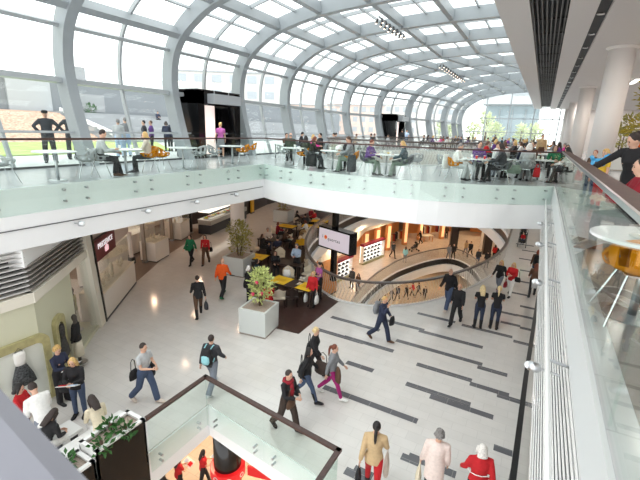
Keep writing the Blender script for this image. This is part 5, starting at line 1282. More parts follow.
cafe_table((-11.83, 15.53), L1, rad(10), 1.0, .9, 'square cafe table with yellow cloth left of the seated woman in black', ('yellow cloth on the square table left of the seated woman in black', ((0, .98),)))
cafe_table((-10.08, 15.69), L1, rad(10), 1.5, .8, 'dark cafe table between the long haired woman and the light blue shirt man')
cafe_table((-13.29, 18.69), L1, rad(5), 1.3, .8, 'dark wooden cafe table where three guests sit behind the second planter')
cafe_table((-14.19, 21.91), L1, rad(5), 1.2, .85, 'cafe table with yellow cloth below the farthest planter', ('yellow cloth on the table below the farthest planter', ((0, 1.18),)))
cafe_table((-14.16, 24.20), L1, rad(10), 1.2, .85, 'dark cafe table of the far guests in red and grey')
cafe_table((-12.90, 22.88), L1, rad(20), 1.2, .8, 'cafe table with yellow cloth at the oval rail left of the screen', ('yellow cloth on the table at the oval rail left of the screen', ((0, 1.18),)))
cafe_table((-13.14, 24.58), L1, rad(20), 1.2, .8, 'cafe table with yellow cloth behind the hanging screen', ('yellow cloth on the table behind the hanging screen', ((0, 1.18),)))
for kind, p, f, lab in (('cream', (-8.51, 12.60), 180, 'cream chair seen from behind at the long yellow table, next to the big shrub'), ('cream', (-8.27, 13.70), 195, 'cream chair seen from behind at the right end of the long yellow table'), ('dark', (-8.14, 12.97), 185, 'dark wooden chair between the two cream chairs at the long yellow table'),
    ('cream', (-9.50, 14.84), 5, 'cream chair on the far side of the long yellow table'), ('cream', (-8.53, 14.72), 250, 'cream chair at the right head of the long yellow table'), ('cream', (-8.83, 15.61), 330, 'cream chair by the oval rail behind the blonde girl in red'), ('cream', (-9.66, 16.43), 260, 'cream chair right of the light blue shirt man'),
    ('cream', (-11.52, 17.13), 0, 'cream chair behind the long haired seated woman'), ('dark', (-12.12, 15.11), 60, 'dark chair at the left of the square yellow table'), ('dark', (-11.46, 15.02), 180, 'dark chair in front of the square yellow table'), ('dark', (-12.04, 17.64), 200, 'dark chair with its back to us at the table of three guests'), 
    ('cream', (-13.39, 17.38), 80, 'cream chair left of the table of three guests'), ('cream', (-12.91, 20.06), 260, 'cream chair right of the table of three guests'), ('cream', (-14.60, 21.09), 70, 'cream chair left of the table below the farthest planter'), ('cream', (-13.93, 22.76), 260, 'cream chair right of the table below the farthest planter'), ('dark', (-13.64, 21.31), 185, 'dark chair in front of the table below the farthest planter'),
    ('cream', (-15.05, 24.56), 180, 'cream chair under the far guest in black'), ('dark', (-13.78, 23.59), 180, 'dark chair under the far guest in grey seen from behind'), ('cream', (-13.92, 25.42), 190, 'cream chair under the far guest in red'), ('yellow', (-11.82, 19.75), 200, 'yellow chair beside the oval rail'), ('cream', (-12.40, 21.00), 260, 'cream chair behind the yellow chair at the oval rail'), ('cream', (-12.96, 22.46), 250, 'cream chair at the oval rail left of the screen')):
    chair(kind, p, L1, f, lab)
def sitter(p, z, f, pose, lab, top, legs, hair, **k): return person(p, z, f, pose, lab, top, legs, hair, **k)
sitter((-10.74, 15.53), L1, 10, 'sit', 'long haired woman in black jacket sitting at the cafe facing the camera', ('jacket', 'black'), ('slim', 'black'), ('long', 'brown'))
person((-9.66, 15.83), L1, 335, 'hold', 'man in light blue shirt with strap standing at the cafe', ('jumper', 'lightblue'), ('wide', 'black'), ('short', 'grey'), sex='m')
sitter((-10.74, 14.00), L1, 80, 'sit', 'dark haired guest in teal sitting behind the white haired woman', ('jumper', 'teal'), ('slim', 'black'), ('long', 'black'))
sitter((-8.55, 11.96), L1, 190, 'sit', 'guest in bright red half hidden by the blooming shrub', ('jacket', 'red'), ('slim', 'black'), ('short', 'dark'))
b = person((-7.36, 13.34), L1, 335, 'stand', 'blonde girl in red jacket with white bags at the edge of the cafe', ('jacket', 'red'), ('slim', 'black'), ('bob', 'blonde'), s=.88)
held_bag(b, 'stand', 'l', .3, .14, .34, 'white', 'white shopping bag of the blonde girl in red, left one', 'shopping_bag', 'bag', .16); held_bag(b, 'stand', 'r', .3, .14, .34, 'white', 'white shopping bag of the blonde girl in red, right one', 'shopping_bag', 'bag', .16)
b = person((-7.51, 14.22), L1, 300, 'hold', 'dark haired woman in mauve top beside the oval rail', ('tee', 'mauve'), ('slim', 'black'), ('pony', 'dark'))
bag(tuple(bone_pos(b, 'hold', (.24, -.05, .15))), b.rotation_euler[2], .4, .18, .32, 'charcoal', 'dark shoulder bag of the woman in mauve top', handle=.3)
bag((-9.20, 14.25)+(L1+.95,), .4, .34, .16, .36, 'white', 'white bag on the cafe table beside the long haired woman', 'bag', 'shopping_bag', .12)
sitter((-13.19, 17.72), L1, 70, 'sit', 'blonde woman in black at the left of the table of three guests', ('jacket', 'black'), ('slim', 'black'), ('long', 'brown'))
sitter((-13.65, 18.94), L1, 10, 'sit', 'man in beige at the far side of the table of three guests', ('jumper', 'beige'), ('slim', 'jeans'), ('short', 'grey'), sex='m')
sitter((-12.01, 17.61), L1, 190, 'sit', 'guest in navy seen from behind at the table of three guests', ('jumper', 'navy'), ('slim', 'black'), ('short', 'black'), sex='m')
sitter((-14.18, 20.76), L1, 100, 'sit', 'red haired guest in dark red left of the table below the farthest planter', ('jumper', 'darkred'), ('slim', 'black'), ('bob', 'auburn'))
sitter((-12.91, 19.61), L1, 80, 'sit2', 'guest in rust brown between the two far cafe tables', ('jumper', 'brown'), ('slim', 'black'), ('bob', 'brown'))
sitter((-15.11, 24.59), L1, 120, 'sit', 'far cafe guest in black under the deck edge', ('jacket', 'black'), ('slim', 'black'), ('bob', 'black'), vox=.03)
sitter((-13.88, 23.75), L1, 180, 'sit', 'far cafe guest in dark grey seen from behind', ('jacket', 'charcoal'), ('slim', 'black'), ('short', 'dark'), sex='m', vox=.03)
sitter((-14.86, 26.30), L1, 20, 'sit', 'far cafe guest in dark red under the deck edge', ('jumper', 'darkred'), ('slim', 'black'), ('short', 'dark'), vox=.03)
sitter((-14.10, 25.58), L1, 240, 'sit', 'far cafe guest in bright red jacket under the deck edge', ('jacket', 'red'), ('slim', 'black'), ('short', 'dark'), vox=.03)
sitter((-12.90, 22.35), L1, 250, 'sit2', 'guest in white sitting at the oval rail left of the screen', ('jumper', 'white'), ('slim', 'tan'), ('bob', 'auburn'), vox=.03)
# small things on the cafe tables
cup_m = mat('cup_white', srgb(240, 238, 232), .3)
def cup(x, y, z, lab, grp, m=None, h=.09):
    t = thing('cup', lab, 'cup', (x, y, z), 0, grp); MB().lathe([(.025, 0), (.036, h*.5), (.04, h), (.034, h), (.03, h*.5), (0, .012)], 12).obj('bowl', m or cup_m, t, True); MB().tube([(.036, 0, h*.3), (.062, 0, h*.45), (.037, 0, h*.8)], .006, 5).obj('handle', m or cup_m, t); return t
for x, y in ((-8.37, 14.09), (-8.20, 14.06), (-13.36, 18.69), (-13.35, 18.98), (-13.37, 18.41)): cup(x, y, L1+.7405, 'small white cup on a dark cafe table', 'cups on the dark cafe tables')

# ------------------------------------------------------------------ furniture of the upper deck
acrylic = glass_mat('clear_acrylic', (.86, .88, .89), 1.4, .10)
amber = mat('amber_plastic', srgb(236, 150, 20), .15); 
def set_amber():
    nt = amber.node_tree; b = nt.nodes['Principled BSDF']; b.inputs['Transmission Weight'].default_value = .35; b.inputs['IOR'].default_value = 1.2
set_amber()
clear_p = mat('clear_plastic', srgb(222, 226, 228), .15); clear_p.node_tree.nodes['Principled BSDF'].inputs['Transmission Weight'].default_value = .55; clear_p.node_tree.nodes['Principled BSDF'].inputs['IOR'].default_value = 1.15
grey_p = mat('grey_shell', srgb(96, 98, 102), .35)
tabletop_m = mat('white_tabletop', srgb(238, 240, 240), .25)
def shell_chair(m_):
    t = thing('shell_chair', 'x', 'chair', (0, 0, 0)); b = MB(); n = 20
    prof = [(.0, .44), (.12, .445), (.2, .47), (.25, .53), (.275, .62), (.285, .72), (.28, .80)]
    P_ = []
    for k in range(n):
        a = 2*pi*k/n; back = max(0, -sin(a)); row = []
        for i, (r, z) in enumerate(prof):
            zz = z if i < 3 else .47+(z-.47)*(.38+.62*back**.7); row.append((r*cos(a)*1.05, r*sin(a), zz))
        P_.append(row)
    vs = [p for row in P_ for p in row]; L = len(prof); fs = []
    for k in range(n):
        for i in range(L-1):
            if i in (3, 4) and k % 2 == 0: continue          # oval openings of the shell
            fs.append((k*L+i, ((k+1) % n)*L+i, ((k+1) % n)*L+i+1, k*L+i+1))
    b.add(vs, fs); o = b.obj('shell', m_, t, True); sd = o.modifiers.new('thickness', 'SOLIDIFY'); sd.thickness = .014
    for sx in (-1, 1):
        for sy in (-1, 1): MB().tube([(sx*.12, sy*.12, .44), (sx*.24, sy*.25, 0)], .011, 6).obj('leg', chrome, t)
    MB().box((0, 0, .435), (.26, .26, .012)).obj('seat_plate', chrome, t)
    return t
SC = {}
def sh_chair(kind, p, face, lab, group=None):
    rz = yaw_for(p, face); g = group or '%s shell chairs of the upper deck' % kind
    m_ = {'amber': amber, 'clear': clear_p, 'grey': grey_p, 'white': tabletop_m}[kind]
    if kind not in SC: SC[kind] = t = shell_chair(m_); t.location = (p[0], p[1], 0); t.rotation_euler = (0, 0, rz); t['label'] = lab; t['group'] = g; return t
    return dup(SC[kind], (p[0], p[1], 0), rz, lab, None, g)
TT = {}
def deck_table(p, lab, r=.42, group='round white tables of the upper deck'):
    if r not in TT:
        t = thing('round_table', lab, 'table', (p[0], p[1], 0), 0, group)
        MB().lathe([(0, .715), (r-.01, .715), (r, .725), (r, .74), (r-.01, .745), (0, .745)], 28).obj('tabletop', tabletop_m, t)
        MB().lathe([(.035, .02), (.035, .715)], 14).obj('pole', steel, t, True); MB().lathe([(.22, 0), (.22, .012), (.05, .03), (0, .03)], 20).obj('base', steel, t); TT[r] = t; return t
    return dup(TT[r], (p[0], p[1], 0), 0, lab, None, group)
WL = -10.95
deck_table((WL, 5.95), 'round white table in front of the guard at far left', .5)
deck_table((WL, 7.95), 'round white table between the man in grey and the blonde woman', .5)
deck_table((WL, 10.2), 'round white table left of the black doorway', .5)
deck_table((WL-.1, 12.9), 'round white table in front of the black doorway', .5)
deck_table((-9.0, 14.3), 'round white table at the bend of the glass balustrade', .5)
deck_table((-7.05, 14.05), 'white table of the woman with the dark chair and the brunette', .5)
deck_table((-4.85, 13.98), 'white table between the purple jumper lady and the woman in teal', .5)
deck_table((-1.95, 14.75), 'white table with red cups in front of the grey haired woman', .5)
deck_table((-1.2, 15.5), 'white table with red cups in front of the dark haired woman in purple grey', .5)
deck_table((.0, 16.6), 'white table at the right in front of the white columns', .5)
deck_table((-11.9, 17.2), 'white table behind the amber chair at the bend', .5)
deck_table((0.94, 4.26), 'white table close behind the near right glass balustrade', .45)
for kind, p, f, lab in (('clear', (-11.0, 4.75), 120, 'clear shell chair at the far left edge of the deck'), ('clear', (WL, 6.75), 280, 'clear shell chair in front of the second guard'), ('clear', (-10.98, 7.15), 90, 'clear shell chair under the man in grey jumper'), ('amber', (-10.98, 8.85), 270, 'amber shell chair under the blonde woman at the left'),
    ('amber', (-11.05, 9.35), 60, 'amber shell chair left of the table by the doorway'), ('clear', (-10.98, 11.0), 300, 'clear shell chair just left of the black doorway'), ('clear', (-11.2, 12.05), 80, 'clear shell chair in front of the black doorway'), ('amber', (-11.2, 13.75), 280, 'amber shell chair right of the doorway table'),
    ('amber', (-12.2, 15.6), 260, 'amber shell chair farther back, right of the doorway'), ('clear', (-9.9, 14.9), 60, 'clear shell chair at the bend of the balustrade'), ('amber', (-8.45, 14.2), 260, 'amber shell chair right of the table at the bend'), ('grey', (-8.0, 14.0), 90, 'dark grey shell chair under the red haired woman'),
    ('grey', (-6.75, 14.85), 0, 'dark grey shell chair under the brunette facing the camera'), ('amber', (-6.25, 14.02), 270, 'amber shell chair under the man in grey jacket'), ('grey', (-5.5, 13.75), 60, 'dark grey shell chair under the purple jumper lady'), ('grey', (-4.15, 13.95), 270, 'dark grey shell chair under the woman in teal'),
    ('clear', (-4.2, 15.4), 200, 'clear shell chair right behind the woman in teal'), ('clear', (-3.15, 15.5), 120, 'clear shell chair in front of the dark oval mesh rail'), ('amber', (-2.6, 14.55), 90, 'amber shell chair under the grey haired woman in white cardigan'), ('grey', (-1.05, 14.62), 270, 'grey shell chair under the dark haired woman in purple grey'),
    ('clear', (-.4, 15.75), 180, 'clear shell chair under the white haired woman seen from behind'), ('grey', (.62, 16.4), 250, 'grey shell chair at the right table by the columns'), ('amber', (0.90, 4.17), 200, 'amber shell chair seen through the near right glass'),
    ('clear', (-2.0, 15.6), 10, 'clear shell chair under the dark haired man behind the red cups'), ('grey', (-.5, 16.5), 320, 'grey shell chair under the guest in navy by the columns'), ('grey', (-1.25, 16.35), 20, 'grey shell chair under the man in light grey shirt')):
    sh_chair(kind, p, f, lab)
def dk(p, f, pose, lab, top, legs, hair, **k): return person(p, 0, f, pose, lab, top, legs, hair, **k)
dk((-10.98, 7.15), 92, 'sit2', 'man in light grey jumper sitting at the left deck rail', ('jumper', 'lightgrey'), ('wide', 'black'), ('short', 'dark'), shoes='brown', sex='m', s=1.0)
dk((-10.98, 8.8), 265, 'sit', 'blonde woman in pale beige jumper sitting at the left deck rail', ('jumper', 'beige'), ('slim', 'charcoal'), ('bob', 'blonde'), boot=True)
dk((-10.27, 16.06), 185, 'sit', 'grey haired man in dark green jacket seen from behind near the glass wall', ('jacket', 'darkgreen'), ('slim', 'black'), ('bald', 'grey'), sex='m')
dk((-11.83, 18.06), 20, 'sit', 'guest mostly hidden by the man in dark green jacket', ('jumper', 'brown'), ('slim', 'black'), ('short', 'dark'))
dk((-10.13, 17.83), 80, 'sit', 'woman in hot pink top near the glass wall', ('jumper', 'pink'), ('slim', 'black'), ('bob', 'blonde'))
dk((-10.60, 19.62), 300, 'sit', 'dark haired guest in black beside the hot pink top', ('jumper', 'black'), ('slim', 'black'), ('short', 'black'), sex='m')
dk((-8.76, 14.82), 170, 'sit2', 'guest in dark jacket bending low behind the table at the bend', ('jacket', 'black'), ('slim', 'black'), ('bob', 'black'))
dk((-8.0, 14.0), 85, 'sit2', 'red haired woman in black jacket sitting beside the black bag', ('jacket', 'black'), ('slim', 'charcoal'), ('bob', 'auburn'))
dk((-6.75, 14.85), 355, 'sit', 'long haired brunette in black facing the camera at the deck rail', ('jumper', 'black'), ('slim', 'black'), ('long', 'brown'))
dk((-6.25, 14.02), 280, 'sit2', 'man in grey jacket on an amber chair facing left', ('jacket', 'grey'), ('wide', 'sage'), ('short', 'brown'), sex='m')
dk((-5.5, 13.75), 60, 'sit2', 'auburn haired lady in purple jumper at the deck rail', ('jumper', 'purple'), ('slim', 'sage'), ('short', 'auburn'))
dk((-4.15, 13.95), 275, 'sit2', 'woman in dark teal jumper and sage trousers facing left', ('jumper', 'teal'), ('wide', 'sage'), ('bob', 'blonde'))
dk((-2.6, 14.55), 80, 'sit2', 'grey haired woman in white cardigan on an amber chair', ('jumper', 'white'), ('wide', 'lightgrey'), ('short', 'grey'))
dk((-2.0, 15.6), 20, 'sit', 'dark haired man in purple behind the grey haired woman', ('jumper', 'purple'), ('slim', 'black'), ('short', 'dark'), sex='m')
dk((-1.05, 14.62), 270, 'sit2', 'dark haired woman in purple grey jacket with pink scarf facing left', ('jacket', 'charcoal'), ('slim', 'black'), ('bob', 'dark'), s=1.0)
dk((-1.54, 16.85), 60, 'sit', 'brown haired man in white shirt left of the purple grey jacket', ('jumper', 'white'), ('slim', 'black'), ('short', 'brown'), sex='m')
dk((-1.25, 16.35), 200, 'sitback', 'man in light grey shirt seen from behind between the tables', ('jumper', 'lightgrey'), ('wide', 'greyjeans'), ('short', 'brown'), sex='m')
dk((-.4, 15.75), 182, 'sit', 'white haired woman in light grey jumper seen from behind', ('jumper', 'lightgrey'), ('slim', 'grey'), ('bob', 'white'), s=1.0)
dk((-0.40, 18.82), 5, 'sit', 'balding man in dark brown facing us left of the white haired woman', ('jumper', 'brown'), ('slim', 'black'), ('bald', 'grey'), sex='m')
dk((-.5, 16.5), 190, 'sit', 'black haired guest in navy right behind the white haired woman', ('jumper', 'navy'), ('slim', 'black'), ('short', 'black'), sex='m')
dk((0.44, 18.58), 0, 'sit', 'brown haired woman in green top facing us', ('jumper', 'green'), ('slim', 'black'), ('bob', 'brown'))
dk((0.94, 20.89), 5, 'sit', 'dark haired guest in black in front of the columns', ('jumper', 'black'), ('slim', 'black'), ('long', 'black'))
dk((.9, 16.1), 260, 'sit2', 'long black haired woman in white top at the end of the rail', ('jumper', 'white'), ('slim', 'black'), ('long', 'black'))
dk((-0.09, 24.87), 20, 'stand', 'man in tan and orange standing among the far tables', ('jumper', 'tan'), ('wide', 'brown'), ('short', 'brown'), sex='m', s=.96)
# right side: woman leaning over, child with balloon, red jumper
b = dk((1.40, 8.45), 332, 'reach', 'dark haired woman in black cardigan leaning over the right rail side', ('jacket', 'black'), ('slim', 'darkbrown'), ('bun', 'dark'), s=.98, vox=.014)
b = dk((1.27, 6.90), 285, 'sit', 'dark haired woman in dark red jumper at the right edge', ('jumper', 'darkred'), ('slim', 'black'), ('bun', 'dark'), s=1.0, vox=.014)
b = dk((1.26, 11.09), 310, 'stand', 'small fair haired child in yellow and red top behind the right rail', ('tee', 'yellow'), ('slim', 'red'), ('curly', 'blonde'), s=.76)
dk((1.26, 13.13), 330, 'stand', 'red haired child in brown top behind the fair haired child', ('tee', 'brown'), ('slim', 'jeans'), ('short', 'red'), s=.72)
p = (1.12, 10.79); t = thing('balloon_animal', 'light blue twisted balloon animal held by the fair haired child', 'balloon', (p[0], p[1], .98), .6)
bl = mat('balloon_blue', srgb(84, 178, 232), .2)
for nm_, pts_ in (('body', [(-.12, 0, .1), (.12, 0, .12)]), ('leg', [(-.12, 0, .1), (-.14, 0, -.02)]), ('leg', [(.12, 0, .1), (.14, 0, -.02)]), ('neck', [(.12, 0, .12), (.18, 0, .22)]), ('head', [(.18, 0, .22), (.3, 0, .2)]), ('tail', [(-.12, 0, .1), (-.2, 0, .2)])):
    a = Vector(pts_[0]); c = Vector(pts_[1]); MB().tube([a, a.lerp(c, .15), a.lerp(c, .85), c], [.015, .04, .04, .012], 10).obj(nm_, bl, t, True)
dk((3.29, 18.74), 0, 'stand', 'waiter like person in orange top deep in the right hand seating area', ('tee', 'orange'), ('slim', 'black'), ('short', 'dark'), sex='m')
# guests far back in rows, and their tables
far = []
rr = random.Random(11)
for u in (22, 24.4, 27, 30, 34, 38.5, 42.5, 47, 52):
    for w_ in (-12.7, -1.9, .15) if 18 < u < 37 else (-12.6, -10.5, -8.4, -6.3, -4.2):
        uu = u+rr.uniform(-.8, .8); far.append((w_+rr.uniform(-.3, .3)+(bend(uu) if w_ < -11 or u > 37 else 0), uu))
fcols = ['black', 'charcoal', 'grey', 'white', 'navy', 'red', 'brown', 'lightgrey', 'purple', 'tan', 'teal', 'pink']
hcols = [('short', 'dark'), ('bob', 'brown'), ('long', 'dark'), ('short', 'brown'), ('bob', 'blonde'), ('short', 'grey')]
def farname(w_, u):
    side = 'along the glass wall side' if w_ < -11+bend(u) else 'toward the soffit side' if w_ > -2.9 else 'in the middle'
    dist = 'just behind the oval mesh rail' if u < 24 else 'halfway down the deck' if u < 37 else 'far down the deck'
    return side, dist
for i, (w_, u) in enumerate(far):
    side, dist = farname(w_, u); cn = fcols[i % 12]
    deck_table((w_, u), 'small looking white table %s %s' % (dist, side), .42, 'white tables %s %s' % (dist, side))
    for k, (dx, f) in enumerate(((-.72, 90), (.72, 270))):
        if (i+k) % 4 == 3:
            sh_chair('clear' if i % 2 else 'amber', (w_+dx, u), f, 'empty %s chair %s %s' % ('clear' if i % 2 else 'amber', dist, side), 'empty %s chairs %s %s' % ('clear' if i % 2 else 'amber', dist, side)); continue
        cc = fcols[(i*5+k*7) % 12]
        sh_chair('grey', (w_+dx, u+.02*k), f, 'grey chair of a guest %s %s' % (dist, side), 'grey chairs %s %s' % (dist, side))
        dk((w_+dx, u), f+rr.uniform(-25, 25), 'sit' if k else 'sit2', 'tiny looking guest in %s %s %s' % (cc, dist, side), ('jumper', cc), ('slim', 'black'), hcols[(i+k*3) % 6], sex='mf'[(i+k) % 2], vox=.035, group='guests in %s %s %s' % (cc, dist, side))
# bags, cups, trays
bag((-7.75, 13.62, .62), .4, .42, .2, .5, 'black', 'large black bag beside the red haired woman at the rail', handle=.1)
bag((-6.0, 13.5, .66), .6, .34, .3, .6, 'charcoal', 'dark grey bag standing left of the purple jumper lady', handle=.1)
bag((-.75, 14.75, .62), .3, .5, .28, .28, 'sage', 'olive patterned bag on the chair behind the dark haired woman', handle=.1)
bag((-.05, 15.65, .52), .3, .22, .12, .32, 'red', 'red bag hanging by the white haired woman', handle=.12)
bag((-2.85, 14.35, .86), 1.2, .4, .12, .5, 'white', 'white jacket hung over the chair of the grey haired woman', 'jacket', 'hung_jacket', 0)
red_cup = mat('red_paper_cup', srgb(214, 30, 34), .5)
def tumbler(x, y, lab, m_, grp=None):
    t = thing('paper_cup', lab, 'cup', (x, y, .7455), 0, grp); MB().lathe([(.03, 0), (.042, .11), (.038, .11), (.028, .01), (0, .01)], 12).obj('cup', m_, t, True); MB().lathe([(.041, .105), (.044, .112), (.041, .118)], 12).obj('rim', white, t)
tumbler(-1.9, 14.55, 'left red paper cup on the table of the grey haired woman', red_cup); tumbler(-1.65, 14.6, 'right red paper cup near the dark haired woman in purple grey', red_cup); tumbler(-1.3, 15.3, 'rear red paper cup near the man in light grey shirt', red_cup)
for i, (x, y) in enumerate(((-7.2, 14.1), (-5.0, 14.1), (-4.7, 13.9), (-2.1, 14.9), (-1.1, 15.6), (.05, 16.5), (-.1, 16.8), (-10.95, 7.8), (-10.9, 8.15), (-9.0, 14.4))): tumbler(x, y, 'white paper cup on a round deck table', cup_m, 'white paper cups on the deck tables')
for i, (x, y, lab) in enumerate(((-4.85, 14.0, 'tray with food on the table of the purple jumper lady'), (.05, 16.75, 'tray with food on the right table by the columns'), (-1.25, 15.55, 'tray with food between the red cups'), (-6.9, 14.2, 'tray with food in front of the brunette'))):
    t = thing('tray', lab, 'tray', (x, y, .7455), .5+i); MB().box((0, 0, .008), (.36, .26, .016)).obj('board', mat('tray_grey', srgb(200, 202, 204), .4), t); m = MB(); m.ball((.05, .02, .035), (.07, .06, .025), 8, 5); m.obj('food', foods[i % 4], t, True); MB().lathe([(.09, .0165), (.1, .025), (0, .02)], 14, (-.08, 0, 0)).obj('plate', cup_m, t)
wb = thing('helmet', 'white round helmet lying on the table of the brunette', 'helmet', (-6.75, 13.95, .7455)); MB().lathe([(.13, 0), (.15, .08), (.12, .18), (.05, .22), (0, .225)], 16).obj('shell', white_gloss, wb, True); MB().box((0, -.13, .07), (.18, .05, .02)).obj('visor', clear_p, wb)
t = thing('side_plate', 'white plate on the table close behind the near right glass', 'plate', (*(0.87, 4.17), .7455)); MB().lathe([(.06, 0), (.11, .015), (.105, .018), (0, .006)], 20).obj('rim', cup_m, t, True); MB().ball((0, 0, .022), (.04, .04, .018), 8, 5).obj('food', foods[3], t, True)
# doorway boxes in the glass wall
def doorway(u0, u1, lab, lit, n):
    t = thing('entrance_portal', lab, 'entrance', (-14.3+bend((u0+u1)/2), (u0+u1)/2, 0)); l = u1-u0
    for s in (-1, 1): MB().box((-.35, s*(l/2-.2), 1.5), (1.5, .4, 3.0)).obj('jamb', black_gloss, t)
    MB().box((-.35, 0, 2.75), (1.5, l, .62)).obj('header', black_gloss, t)
    MB().box((-1.06, .35, 1.2), (.06, l-1.4, 2.4)).obj('door_leaf', mat('door_dark', srgb(40, 40, 44), .2), t); MB().box((-1.0, .5, 1.2), (.06, .14, 2.4)).obj('door_frame', steel, t)
    MB().box((.30, -l/2+.75, 1.28), (.05, .75, 2.2)).obj('lit_poster', mat('lit_poster', srgb(250, 226, 220), .4, noise=.25, nscale=2.2, emit=.5), t)
    MB().box((.55, .1, 2.68), (.5, l-1.0, .42)).obj('air_curtain', mat('air_curtain_grey', srgb(172, 176, 180), .4), t)
    for s in (-1, 1): MB().tube([(.5, s*.5, 2.9), (.5, s*.5, 3.6)], .012, 6).obj('hanger', steel, t)
    lm = bpy.data.lights.new('portal_lamp', 'AREA'); lm.energy = lit; lm.size = .7; lo = bpy.data.objects.new('portal_lamp', lm); col.objects.link(lo); lo.location = (-13.3+bend((u0+u1)/2), (u0+u1)/2-l/2+.85, 2.3); lo.rotation_euler = (0, rad(-35), 0)
doorway(13.95, 16.85, 'black entrance portal with lit poster in the glass wall at left', 25, 0)
doorway(36.6, 39.6, 'far black entrance portal in the glass wall', 25, 1)
dk((-13.45, 14.9), 190, 'stand', 'blonde woman in grey skirt in front of the lit poster', ('tee', 'mauve'), ('skirt', 'grey'), ('bun', 'blonde'), shoes='grey')
dk((-11.75, 37.6), 180, 'stand', 'dark figure standing in the far black portal', ('jacket', 'black'), ('slim', 'black'), ('short', 'dark'), sex='m', vox=.03); dk((-11.55, 38.4), 0, 'stand', 'figure in pale blue standing in the far black portal', ('tee', 'lightblue'), ('slim', 'jeans'), ('short', 'dark'), sex='m', vox=.03)
# potted trees of the right side
def pot_tree(p, lab, lf, hh, blobs, n, seed):
    q = cube_planter(p, 0, .2, .7, .7, 'square white planter of the %s' % lab)
    shrub(p, .69, lab, blobs, n, .22, lf, [(.1, .1, hh), (-.1, 0, hh*.9)], seed, cat='tree', name='potted_tree')
pot_tree((2.99, 16.88), 'yellow green potted tree at the right edge behind the columns', leaf_yellow, 1.6, [(0, 0, 1.3, .7, .7, .5), (.2, 0, 1.9, .6, .6, .5), (-.2, 0, 2.3, .4, .4, .4)], 620, 31)
pot_tree((3.44, 25.62), 'darker olive potted tree between the first two columns', leaf_olive, 1.4, [(0, 0, 1.0, .7, .7, .5), (.2, 0, 1.6, .6, .6, .5)], 480, 32)
shopf = thing('shop_facade', 'dark shop front with red and warm light deep behind the columns', 'shop front', (12.6, 26, 0)); MB().box((.2, 0, 1.9), (.2, 22, 3.8)).obj('panel', mat('shopfront_dark', srgb(64, 54, 50), .5), shopf)
for k in range(5): MB().box((.05, -8.5+k*4.2, 1.5), (.12, 3.2, 2.2)).obj('lit_window', mat('warm_window', (1, .75, .5), .5, emit=.8), shopf)
MB().box((0, 0, 3.2), (.2, 21, .6)).obj('fascia', mat('fascia_red', srgb(150, 30, 30), .5), shopf)
# spotlights hung under the vault
def spot_row(u0, u1, w_, z, n, lab):
    tr = thing('light_track', 'light track carrying the %s' % lab, 'light track', (w_, (u0+u1)/2, z)); MB().box((0, 0, 0), (.06, u1-u0+.3, .06)).obj('rail', steel_paint, tr)
    for s in (-1, 1): MB().tube([(0, s*(u1-u0)*.4, 0), (0, s*(u1-u0)*.4, .5)], .01, 6).obj('hanger', steel, tr)
    for k in range(n):
        u = u0+(u1-u0)*k/(n-1)
        for s in (-1, 1):
            t = thing('spotlight', 'small lit spotlight of the %s' % lab, 'spotlight', (w_+s*.10, u, z-.09), 0, lab)
            MB().tube([(0, 0, .06), (s*.02, 0, -.04), (s*.05, 0, -.14)], [.035, .05, .055], 10).obj('lamp_head', dark_grey, t); MB().ball((s*.055, 0, -.15), (.045, .045, .02), 8, 5).obj('lens', mat('spot_glow', (1, .78, .6), .3, emit=4), t)
spot_row(19.0, 22.3, -7.45, 6.5, 7, 'row of spotlights under the vault near the top centre')
spot_row(32, 41, -7.45, 6.4, 11, 'long row of spotlights under the vault toward the far end')
# photographer's own rail at lower left
t = thing('near_handrail', 'broad grey rail crossing the lower left corner very close to the camera', 'handrail', (0, 0, 0))

m = MB(); m.loft([[(p[0], p[1]+dy, p[2]+dz) for dy, dz in ((0, -.06), (0, -.015), (-.03, 0), (-.24, 0), (-.27, -.015), (-.27, -.06))] for p in ((-2.6, .49, 1.1), (-.2, .20, 1.1), (.3, .14, 1.1))]); m.obj('rail_top', mat('near_rail_grey', srgb(142, 144, 154), .55), t)
for x, y in ((-2.3, .30), (-.05, .05)): MB().tube([(x, y, .0), (x, y, 1.05)], .03, 8).obj('post', steel, t)
m = MB(); m.prism([(-10.3, Y0), (.55, Y0), (.55, .30), (-10.3, 1.6)], -.5, -.001); struct('floor', m, deck_tile)

# ------------------------------------------------------------------ outside the glass
paving = tile_mat('paving', srgb(206, 206, 204), srgb(196, 196, 195), srgb(176, 176, 174), 1.2, .8, .7, .3)
grass_m = mat('lawn', srgb(170, 188, 112), .9, noise=.2, nscale=1.5, bump=.5); mulch_m = mat('bark_mulch', srgb(190, 160, 140), .95, noise=.45, nscale=7, bump=.8)  # lawn and mulch lightened, the bright outdoor veil is put into their colour
concrete = mat('pale_concrete', srgb(168, 170, 173), .8, noise=.06, nscale=.6); grey_wall = mat('grey_cladding', srgb(140, 144, 149), .7, noise=.04, nscale=.5)
m = MB(); m.prism([(-120, -40), (-14.62, -40), (-14.62, 58.6), (60, 58.6), (60, 260), (-120, 260)], -.3, -.02); g = struct('ground', m, paving)
def stuff(o, lab, cat): tag(o, lab, cat); o['kind'] = 'stuff'; return o
m = MB(); m.prism([(-29, -20), (-19.2, -20), (-19.2, 17), (-29, 24)], -.02, .03); stuff(m.obj('lawn', grass_m), 'strip of bright lawn outside the glass behind the guards', 'grass')
m = MB(); m.loft([[(-29, u0, .0), (-34.5, u0, 2.0), (-36, u0, 2.1), (-36, u0, 0)] for u0 in (-20, -5, 10, 19.5)]); stuff(m.obj('mulch_bank', mulch_m), 'sloping bark mulch bank behind the lawn at far left', 'mulch')
m = MB()
for k in range(6): m.prism([(-36.2, 19.6), (-27.5-k*1.4, 19.6), (-27.5-k*1.4, 62), (-36.2, 62)], k*.36-.02, k*.36+.34)
